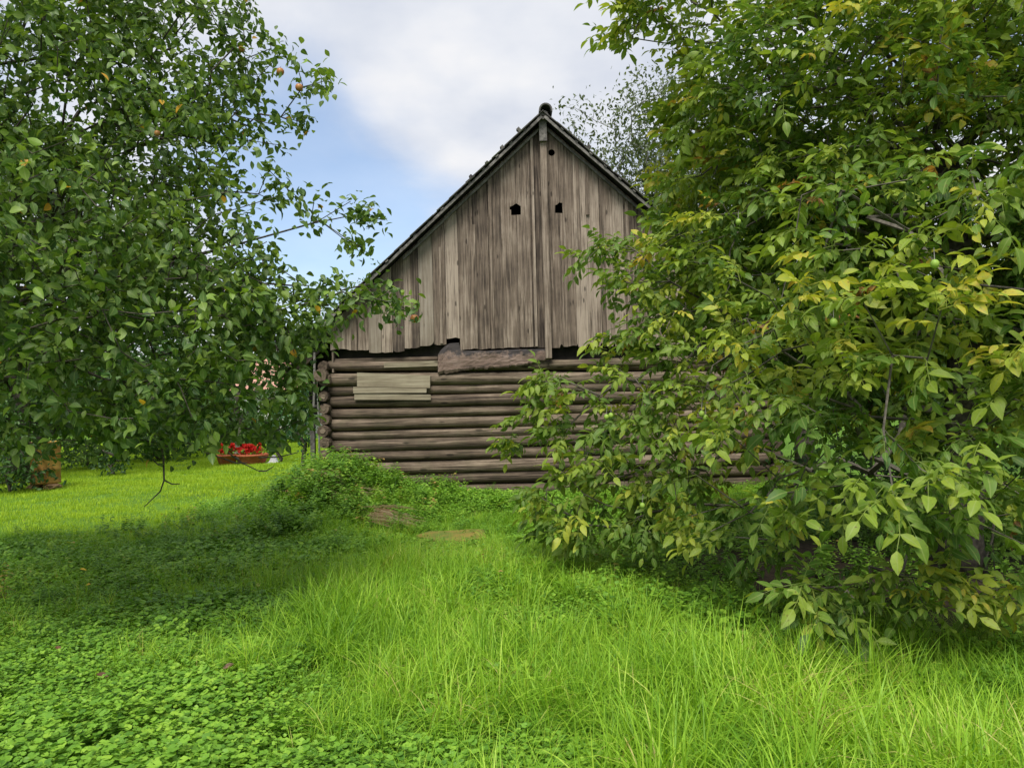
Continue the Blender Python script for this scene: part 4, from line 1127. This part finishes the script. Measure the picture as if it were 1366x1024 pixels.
# flower tub far on the lawn
YT = 21.5
pt = at(336, 604, YT); gt = float(gz(pt.x, YT))
tub = empty('flower_tub', (pt.x, YT, gt), 'wide terracotta tub full of red flowers on the far lawn', 'planter')
tr_ = 0.46
tb_ = lathe('tub', [(0.0,0.02),(tr_*0.7,0.02),(tr_*0.8,0.08),(tr_,0.26),(tr_*1.07,0.27),(tr_*1.07,0.32),(tr_*0.95,0.32),(tr_*0.9,0.24),(0.0,0.24)], (pt.x, YT, gt), M['terracotta'], tub, 24)
pt2 = at(308, 592, YT); 
tub2 = empty('flower_tub', (pt2.x, YT-0.3, gt), 'small tub of bright red blooms left of the wide terracotta tub', 'planter')
lathe('tub', [(0.0,0.0),(0.2,0.0),(0.28,0.30),(0.3,0.30),(0.3,0.34),(0.25,0.34),(0.24,0.28),(0.0,0.28)], (pt2.x, YT-0.3, gt), M['terracotta'], tub2, 18)
rs = np.random.default_rng(12)
def blooms(parent, c, rad, n, h):
    for k in range(n):
        a = rs.random()*6.28; d = rad*rs.random()**0.5
        x, y, z = c[0]+d*math.cos(a), c[1]+d*math.sin(a), c[2]+h+rs.uniform(-0.05, 0.12)
        V = []; Q = []
        for m in range(14):
            dd = norm(rs.normal(size=3)+np.array([0,-0.3,0.4])); R0 = frames(dd[None], norm(rs.normal(size=3))[None])[0]
            lv, lq, lt = leaf_tpl(0.11, 0.05, 0.3, 0.1, 1)
            o_ = len(V); V += list(lv @ R0.T + np.array([x, y, z])); Q += [tuple(t+o_) for t in lt]
        part('flower', V, np.array(Q), M['red'], parent)
    O = np.stack([c[0]+rad*rs.normal(size=120)*0.6, c[1]+rad*rs.normal(size=120)*0.5, c[2]+h-0.08+rs.random(120)*0.12], 1)
    Rm = frames(rs.normal(size=(120, 3)), norm(rs.normal(size=(120, 3))+np.array([0, 0, 1.0])))
    V, Q, T, ti = stamp(leaf_tpl(0.09, 0.035, 0.3, 0.2, 1), O, Rm, np.ones(120), rs.random(120))
    part('foliage', V, [T], M['weed'], parent, {'tint': ti}, kind='stuff')
blooms(tub, (pt.x, YT, gt), 0.40, 26, 0.42)
blooms(tub2, (pt2.x, YT-0.3, gt), 0.22, 14, 0.48)
# stone urn behind and a white cloth on the lawn
pu = at(314, 575, YT+1.2)
urn = empty('garden_urn', (pu.x, YT+1.2, 0), 'slim pale stone urn on a pedestal behind the red flowers', 'urn')
gu = float(gz(pu.x, YT+1.2))
lathe('pedestal', [(0.0,0),(0.2,0),(0.2,0.08),(0.13,0.14),(0.12,0.5),(0.17,0.56),(0.17,0.6),(0.0,0.6)], (pu.x, YT+1.2, gu), M['stone'], urn, 14)
lathe('bowl', [(0.0,0.6),(0.09,0.6),(0.06,0.68),(0.16,0.86),(0.22,1.0),(0.2,1.0),(0.1,0.9),(0.0,0.88)], (pu.x, YT+1.2, gu), M['stone'], urn, 16)
pc = at(363, 592, YT); cv = []
for i in range(5):
    for j in range(5):
        u_, v_ = i/4-0.5, j/4-0.5
        cv.append((pc.x+u_*0.34, YT+v_*0.3, gt+0.02+0.28*math.exp(-((u_-0.1)**2+v_**2)*9)+0.03*math.sin(i*2+j)))
cq = [(i*5+j, (i+1)*5+j, (i+1)*5+j+1, i*5+j+1) for i in range(4) for j in range(4)]
cv2 = [(a, b, c-0.012) for a, b, c in cv]
cq2 = [tuple(25+v for v in reversed(f)) for f in cq]
tag(part('white_cloth', cv+cv2, np.array(cq+cq2), M['pale'], None, smooth=True), 'small white cloth heap on the lawn right of the flower tub', 'cloth')

# ------------------------------------------------------------------ scattered ground plants (instanced by geometry nodes)
def src_collection(name, meshes):
    c = bpy.data.collections.new(name)
    for i, me in enumerate(meshes):
        o = bpy.data.objects.new('%s_%02d' % (name, i), me); c.objects.link(o)
    return c

def scatter(name, pts, rot, scl, idx, coll, label, cat):
    me = bpy.data.meshes.new(name)
    me.vertices.add(len(pts)); me.vertices.foreach_set('co', np.asarray(pts, np.float32).ravel())
    a = me.attributes.new('rot', 'FLOAT_VECTOR', 'POINT'); a.data.foreach_set('vector', np.asarray(rot, np.float32).ravel())
    a = me.attributes.new('scl', 'FLOAT', 'POINT'); a.data.foreach_set('value', np.asarray(scl, np.float32))
    a = me.attributes.new('idx', 'INT', 'POINT'); a.data.foreach_set('value', np.asarray(idx, np.int32))
    o = put(name, me)
    ng = bpy.data.node_groups.new(name, 'GeometryNodeTree')
    ng.interface.new_socket('Geometry', in_out='INPUT', socket_type='NodeSocketGeometry')
    ng.interface.new_socket('Geometry', in_out='OUTPUT', socket_type='NodeSocketGeometry')
    gi = ng.nodes.new('NodeGroupInput'); go = ng.nodes.new('NodeGroupOutput')
    ci = ng.nodes.new('GeometryNodeCollectionInfo'); ci.inputs['Collection'].default_value = coll
    ci.inputs['Separate Children'].default_value = True; ci.inputs['Reset Children'].default_value = True
    iop = ng.nodes.new('GeometryNodeInstanceOnPoints'); iop.inputs['Pick Instance'].default_value = True
    def na(nm, dt):
        n_ = ng.nodes.new('GeometryNodeInputNamedAttribute'); n_.data_type = dt; n_.inputs['Name'].default_value = nm
        return [s for s in n_.outputs if s.enabled and s.name == 'Attribute'][0]
    e2r = ng.nodes.new('FunctionNodeEulerToRotation')
    ng.links.new(na('rot', 'FLOAT_VECTOR'), e2r.inputs[0])
    ng.links.new(gi.outputs[0], iop.inputs['Points']); ng.links.new(ci.outputs[0], iop.inputs['Instance'])
    ng.links.new(e2r.outputs[0], iop.inputs['Rotation']); ng.links.new(na('scl', 'FLOAT'), iop.inputs['Scale'])
    ng.links.new(na('idx', 'INT'), iop.inputs['Instance Index'])
    ng.links.new(iop.outputs[0], go.inputs[0])
    md = o.modifiers.new('scatter', 'NODES'); md.node_group = ng
    tag(o, label, cat, kind='stuff')
    return o

def blades(seed, n, rad, h0, h1, wid, lean, seg, mat, dry=0.02, tint_mu=0.5):
    rr = np.random.default_rng(seed)
    Vs, Qs, Ts, Ti = [], [], [], []; o = 0
    for k in range(n):
        a = rr.random()*6.283; d = rad*math.sqrt(rr.random())
        bx, by = d*math.cos(a), d*math.sin(a)
        h = rr.uniform(h0, h1); th = rr.random()*6.283 if rr.random() < 0.5 else a+rr.normal()*0.5
        ln = abs(rr.normal(lean, lean*0.5))
        dx, dy = math.cos(th), math.sin(th); sx, sy = -dy, dx
        wd = wid*rr.uniform(0.7, 1.3)
        twist = rr.normal()*0.6
        t_ = 0; x, y, z = bx, by, -0.02
        ang = ln*0.35; pts_ = []
        for i in range(seg+1):
            t_ = i/seg
            wv = wd*(1-t_**2.2)*0.5+0.0002
            c_, s_ = math.cos(twist*t_), math.sin(twist*t_)
            wx, wy = sx*c_+dx*s_, sy*c_+dy*s_
            pts_.append(((x-wx*wv, y-wy*wv, z), (x+wx*wv, y+wy*wv, z), (x, y, z)))
            ang = min(ln*(0.3+1.9*t_), 2.6)
            st = h/seg
            x += dx*math.sin(ang)*st; y += dy*math.sin(ang)*st; z += math.cos(ang)*st
        for i in range(seg): Vs += [pts_[i][0], pts_[i][1]]
        Vs.append(pts_[seg][2])
        for i in range(seg-1): Qs.append((o+2*i, o+2*i+1, o+2*i+3, o+2*i+2))
        Ts.append((o+2*(seg-1), o+2*seg-1, o+2*seg))
        tv = 1.0 if rr.random() < dry else float(np.clip(rr.normal(tint_mu, 0.17), 0, 0.92))
        Ti += [tv]*(2*seg+1); o += 2*seg+1
    return npmesh('grass_tuft', np.array(Vs), [np.array(Qs), np.array(Ts)], mat, {'tint': np.array(Ti)})

def creeping(seed, n, rad, size, h, mat, round_=True):
    """round leaved creeping plants lying in a mat"""
    rr = np.random.default_rng(seed); parts = []
    for k in range(n):
        a = rr.random()*6.283; d = rad*math.sqrt(rr.random()); z = h*rr.random()
        kk = 7; sz = size*rr.uniform(0.6, 1.25)
        nrm_ = norm(np.array([rr.normal()*0.35, rr.normal()*0.35-0.12, 1.0]))
        yy = np.array([math.cos(rr.random()*6.28), math.sin(rr.random()*6.28), 0])
        R0 = frames(yy[None]+1e-4, nrm_[None])[0]
        V = [(0, 0, -0.12*sz)]; 
        for j in range(kk):
            th = -math.pi/2+0.28+(2*math.pi-0.56)*j/(kk-1)
            rad_ = sz*(1+0.12*(j % 2))
            V.append((rad_*math.cos(th), rad_*math.sin(th), 0.06*sz*((j % 2)*2-1)))
        T = np.array([(0, j, j+1) for j in range(1, kk)])
        V = np.array(V) @ R0.T+np.array([d*math.cos(a), d*math.sin(a), z])
        parts.append((V, np.zeros((0, 4), int), T, np.full(len(V), np.clip(rr.normal(0.5, 0.2), 0, 1))))
    V, Q, T, ti = merge(parts)
    return npmesh('creeping_leaves', V, [T], mat, {'tint': ti})

def weed(seed, stems, h, lsz, mat, pairs=7, rad=0.12):
    rr = np.random.default_rng(seed); parts = []
    for s in range(stems):
        a = rr.random()*6.283; d = rad*rr.random(); b = np.array([d*math.cos(a), d*math.sin(a), 0])
        le = np.array([rr.normal()*0.25, rr.normal()*0.25, 1.0]); hh = h*rr.uniform(0.55, 1.1)
        tv = np.clip(rr.normal(0.45, 0.16), 0, 0.95)
        t0, t1 = b, b+le*hh
        e = np.array([0.003, 0, 0])
        parts.append((np.array([t0-e, t0+e, t1+e*0.4, t1-e*0.4]), np.array([[0,1,2,3]]), np.zeros((0,3),int), np.full(4, tv*0.6)))
        for k in range(pairs):
            f = 0.15+0.85*k/(pairs-1)
            for q_ in range(2):
                th = rr.random()*6.283
                dd = np.array([math.cos(th), math.sin(th), 0.15+0.4*rr.random()-0.35*(1-f)])
                R0 = frames(dd[None], norm(np.array([rr.normal()*0.2, rr.normal()*0.2-0.1, 1.0]))[None])[0]
                V, Q, T = leaf_tpl(1, 0.30, 0.25, 0.35, 2)
                V = (V*lsz*rr.uniform(0.6, 1.2)*(1.15-0.5*f)) @ R0.T+b+le*hh*f
                parts.append((V, Q, T, np.full(len(V), np.clip(tv+rr.normal()*0.1, 0, 1))))
    V, Q, T, ti = merge(parts)
    return npmesh('weed_plant', V, [Q, T], mat, {'tint': ti})

def region(x0, x1, y0, y1, dens):
    n = int((x1-x0)*(y1-y0)*dens)
    x = rng.uniform(x0, x1, n); y = rng.uniform(y0, y1, n)
    ok = np.abs(x) < 0.74*y+1.4
    return x[ok], y[ok]
s1 = on_ground(507, 700)
def on_slab(x, y): return (np.abs(x-q3.x) < 0.46) & (y < q3.y+0.3) & (y > q3.y-0.75)
def in_barn(x, y): return (x > BL-0.1) & (x < BR+0.1) & (y > YB-0.05) & (y < BACK+0.1)

def carpet(x, y):
    """0..1: how far creeping leaves replace the grass"""
    n_ = vnoise(x, y, 0.9)*0.6+vnoise(x+7, y+3, 2.4)*0.4
    edge = -1.05-0.13*(y-3.3)
    a = 1/(1+np.exp(-(edge-x+(n_-0.5)*2.4)*4.5))
    a = a*np.clip((9.2-y)/1.2, 0, 1)*(0.55+0.45*(n_ > 0.42))
    b = 1/(1+np.exp(-((n_-0.70)*22)))                                  # loose patches in the grass
    w_ = np.exp(-((x-3.2)/2.2)**2-((y-7.8)/2.4)**2)*1.6               # below the walnut
    c = np.exp(-((x+0.3)/1.3)**2-((y-11.4)/1.0)**2)*1.2               # foot of the log wall
    return np.clip(np.maximum.reduce([a, b*0.7, np.clip(w_, 0, 1), np.clip(c, 0, 1)]), 0, 1)

# tall grass of the foreground
tall = src_collection('tall_tufts', [blades(k, 24, 0.07, 0.14, 0.42, 0.0045, 0.95, 5, M['grass'], 0.05, 0.56) for k in range(6)])
mid = src_collection('mid_tufts', [blades(20+k, 28, 0.085, 0.06, 0.21, 0.0042, 0.85, 4, M['grass'], 0.02, 0.56) for k in range(5)])
short = src_collection('short_tufts', [blades(40+k, 60, 0.22, 0.04, 0.10, 0.007, 0.55, 3, M['lawn'], 0.01, 0.5) for k in range(5)])
x, y = region(-7, 7, 1.9, 9.5, 165)
cp = carpet(x, y)
pr = (1-cp)*np.clip((9.8-y)/3.5, 0.12, 1)
right_b = 1.0
keep = rng.random(len(x)) < pr
sh = soil_w(x, y)+on_slab(x, y); keep &= rng.random(len(x)) > sh*1.2
x, y = x[keep], y[keep]; n = len(x)
clumpy = vnoise(x, y, 1.7)*0.5+vnoise(x, y, 4.0)*0.5
s = (0.5+1.0*clumpy)*np.clip(1.15-(y-3)*0.075, 0.6, 1.15)*np.clip(1.15-0.75*carpet(x, y), 0.4, 1.15)
scatter('tall_grass', np.stack([x, y, gz(x, y)], 1), np.stack([rng.normal(size=n)*0.12, rng.normal(size=n)*0.12, rng.random(n)*6.28], 1), s, rng.integers(0, 6, n), tall,
        'long bright green meadow grass in the foreground', 'grass')
x, y = region(-9, 9, 1.9, 13.5, 150)
cp = carpet(x, y)
keep = (rng.random(len(x)) < (1-cp*0.80)*np.where(y < 6, 0.55, 1.0)) & ~in_barn(x, y) & (rng.random(len(x)) > soil_w(x, y)*1.15)
lawn_left = (x < -0.45*y+0.6) & (y > 9.6); keep &= ~lawn_left & ~on_slab(x, y) & (np.hypot((x-s1.x)/0.2, (y-s1.y+0.1)/0.35) > 1)
x, y = x[keep], y[keep]; n = len(x)
s = rng.uniform(0.6, 1.2, n)*(0.7+0.6*vnoise(x, y, 1.1))*np.clip(1.1-0.5*carpet(x, y), 0.5, 1.1)
scatter('meadow_grass', np.stack([x, y, gz(x, y)], 1), np.stack([rng.normal(size=n)*0.1, rng.normal(size=n)*0.1, rng.random(n)*6.28], 1), s, rng.integers(0, 5, n), mid,
        'shorter meadow grass between the two trees', 'grass')
# mown lawn further back
x, y = region(-22, 4, 8.3, 36, 26)
keep = ~in_barn(x, y) & (x < -0.1*y-0.5) & ((x < -0.36*y+0.2) | (y > 13.5)) & (rng.random(len(x)) < np.clip(1.3-(y-10)/40, 0.4, 1))
x, y = x[keep], y[keep]; n = len(x)
scatter('lawn_grass', np.stack([x, y, gz(x, y)*np.clip((40-np.hypot(x, y))/25, 0, 1)], 1), np.stack([rng.normal(size=n)*0.04, rng.normal(size=n)*0.04, rng.random(n)*6.28], 1), rng.uniform(0.8, 1.4, n)*np.clip(0.8+(y-10)*0.02, 0.8, 1.3), rng.integers(0, 5, n), short,
        'bright mown lawn stretching back on the left', 'grass')
# creeping leaf carpet
ivy = src_collection('creepers', [creeping(60+k, 56, 0.14, (0.0105, 0.0125, 0.0145, 0.017, 0.012)[k], 0.08, M['ivy']) for k in range(5)])
x, y = region(-8, 8, 2.0, 13.2, 130)
cp = carpet(x, y)
keep = ~((np.hypot((x-q3.x)/0.42, (y-q3.y)/0.33) < 1) & (rng.random(len(x)) < 0.65)) & (rng.random(len(x)) < 0.12+cp) & ~in_barn(x, y) & ~((x < -0.45*y+0.4) & (y > 9.6)) & (rng.random(len(x)) > soil_w(x, y)*1.05)
x, y = x[keep], y[keep]; n = len(x)
scatter('creeping_leaves', np.stack([x, y, gz(x, y)+0.005+0.05*vnoise(x, y, 3)], 1), np.stack([rng.normal(size=n)*0.15, rng.normal(size=n)*0.15, rng.random(n)*6.28], 1), rng.uniform(0.75, 1.3, n)*(0.7+0.6*vnoise(x, y, 1.2)), rng.integers(0, 5, n), ivy,
        'carpet of small round creeping leaves below the apple tree', 'ground cover')
# weeds on the mound and along the log wall
wd = src_collection('weeds', [weed(80+k, 4, 0.46, 0.10, M['weed'], 9, 0.14) for k in range(5)] + [weed(90+k, 7, 0.22, 0.055, M['weed'], 5) for k in range(3)])
x = rng.uniform(-5.5, 2.5, 9000); y = rng.uniform(8.0, 12.75, 9000)
m_ = np.exp(-((x+2.75)/1.55)**2-((y-11.2)/2.3)**2)*1.0 + 0.45*np.exp(-((x+0.9)/1.1)**2-((y-11.9)/0.55)**2)
m_ *= 0.35+1.3*vnoise(x, y, 1.9)
keep = (rng.random(9000) < m_*0.32) & (np.hypot((x-q3.x)/0.55, (y-q3.y+0.1)/0.55) > 1) & (np.hypot((x-q1.x)/0.3, (y-12.2)/0.6) > 1) & (np.hypot((x-s1.x)/0.2, (y-s1.y+0.2)/0.42) > 1)
x, y = x[keep], y[keep]; n = len(x)
scatter('weeds', np.stack([x, y, gz(x, y)], 1), np.stack([rng.normal(size=n)*0.15, rng.normal(size=n)*0.15, rng.random(n)*6.28], 1), rng.uniform(0.4, 1.05, n)*np.clip(0.5+m_[keep]*0.55, 0.5, 1.0), rng.integers(0, 8, n), wd,
        'leafy nettles and weeds on the mound before the log wall', 'weeds')
# darker low herbs under the walnut and round the apple tree
x = rng.uniform(-7, 7.5, 5000); y = rng.uniform(4.2, 10.5, 5000)
m_ = np.exp(-((x-3.2)/2.4)**2-((y-7.4)/2.2)**2)*0.25 + 0.25*np.exp(-((x+5.0)/1.2)**2-((y-7.4)/2.0)**2)
keep = (rng.random(5000) < m_) & (np.abs(x) < 0.74*y+1.2)
x, y = x[keep], y[keep]; n = len(x)
scatter('low_herbs', np.stack([x, y, gz(x, y)], 1), np.stack([rng.normal(size=n)*0.15, rng.normal(size=n)*0.15, rng.random(n)*6.28], 1), rng.uniform(0.35, 0.75, n), rng.integers(0, 8, n), wd,
        'low shady herbs on the dark ground under the walnut tree', 'herbs')

# dry straw heap on the mound slope
def straw(c, n, rx, ry, label, seed):
    rs = np.random.default_rng(seed); V, Q = [], []; ti = []
    for k in range(n):
        a = rs.random()*6.28; d = rs.random()**0.6
        x_, y_ = c[0]+rx*d*math.cos(a), c[1]+ry*d*math.sin(a); z_ = float(gz(x_, y_))+0.05+0.24*(1-d)*rs.random()+0.03
        th = rs.normal()*0.5+0.6*math.pi*(rs.random() < 0.25); ln = rs.uniform(0.2, 0.5)
        v = np.array([math.cos(th), math.sin(th)*0.8, -0.25*rs.random()-0.1*math.cos(th)]); v /= np.linalg.norm(v)
        u = norm(np.cross(v, [0, 1, 0.3]))*0.004*rs.uniform(0.6, 1.6)
        p0 = np.array([x_, y_, z_]); o_ = len(V)
        mid_ = p0+v*ln*0.5+np.array([0, 0, 0.02]); e_ = p0+v*ln
        V += [p0-u, p0+u, mid_+u, mid_-u, e_+u*0.5, e_-u*0.5]; Q += [(o_, o_+1, o_+2, o_+3), (o_+3, o_+2, o_+4, o_+5)]; ti += [rs.random()]*6
    o = part('straw', V, np.array(Q), M['straw'], None, {'tint': np.array(ti)}, kind='stuff')
    tag(o, label, 'straw')
straw((s1.x, s1.y), 150, 0.17, 0.28, 'heap of dry reddish straw on the slope of the mound', 1)
s2 = on_ground(425, 655); straw((s2.x, s2.y), 200, 0.5, 0.5, 'thin dead grass stems on the upper left of the mound', 2)

# broad dock leaves at the lower left
pd = on_ground(18, 872)
dock = empty('dock_plant', (pd.x, pd.y, pd.z), 'pale broad-leaved dock plant at the left edge among the creeping leaves', 'plant')
for k in range(7):
    th = k*0.9+0.3; dd = np.array([math.cos(th), math.sin(th), 0.9])
    lv, lq, lt = leaf_tpl(0.20, 0.042, 0.25, 0.55, 5, 0.7)
    R0 = frames(dd[None], norm(np.array([0, -0.3, 1.0]))[None])[0]
    V = (lv*(0.8+0.3*random.random())) @ R0.T + np.array(pd)
    part('leaf', V, [lq, lt], M['ivy'], dock, {'tint': np.full(len(lv), 0.85)}, smooth=True)

# fallen leaves
fl = [(112,795,'orange yellow'),(344,796,'pale yellow'),(145,922,'dark red'),(55,932,'yellow'),(297,912,'brown'),(78,887,'brown red'),(116,772,'yellow'),(1196,893,'tan brown')]
cols = {'orange yellow':(0.55,0.30,0.03),'pale yellow':(0.60,0.50,0.18),'dark red':(0.07,0.028,0.016),'yellow':(0.60,0.42,0.05),'brown':(0.10,0.055,0.03),'brown red':(0.09,0.04,0.02),'tan brown':(0.35,0.20,0.08)}
where = ['in the shade below the apple tree','on the creeping leaves near the middle','on the leaf carpet at the lower left','low at the left picture edge','among short grass left of centre','near the dock plant','in the darkest part of the apple shade','in the grass below the walnut boughs']
for k, (a, b, cn) in enumerate(fl):
    c_ = on_ground(a, b)
    m_ = plain_mat('fallen_leaf_'+cn.replace(' ', '_'), cols[cn], tuple(min(1, 1.3*v) for v in cols[cn]), 30, 0.6, 0)
    lv, lq, lt = leaf_tpl(0.065, 0.020, 0.5, -0.2, 3)
    R0 = frames(np.array([[math.cos(k*1.7), math.sin(k*1.7), 0.15]]), norm(np.array([[0.15, -0.35, 1.0]])))[0]
    V = lv @ R0.T + np.array([c_.x, c_.y, c_.z+0.085])
    tag(part('fallen_leaf', V, [lq, lt], m_, None), '%s fallen leaf %s' % (cn, where[k]), 'leaf', 'leaves fallen on the grass')
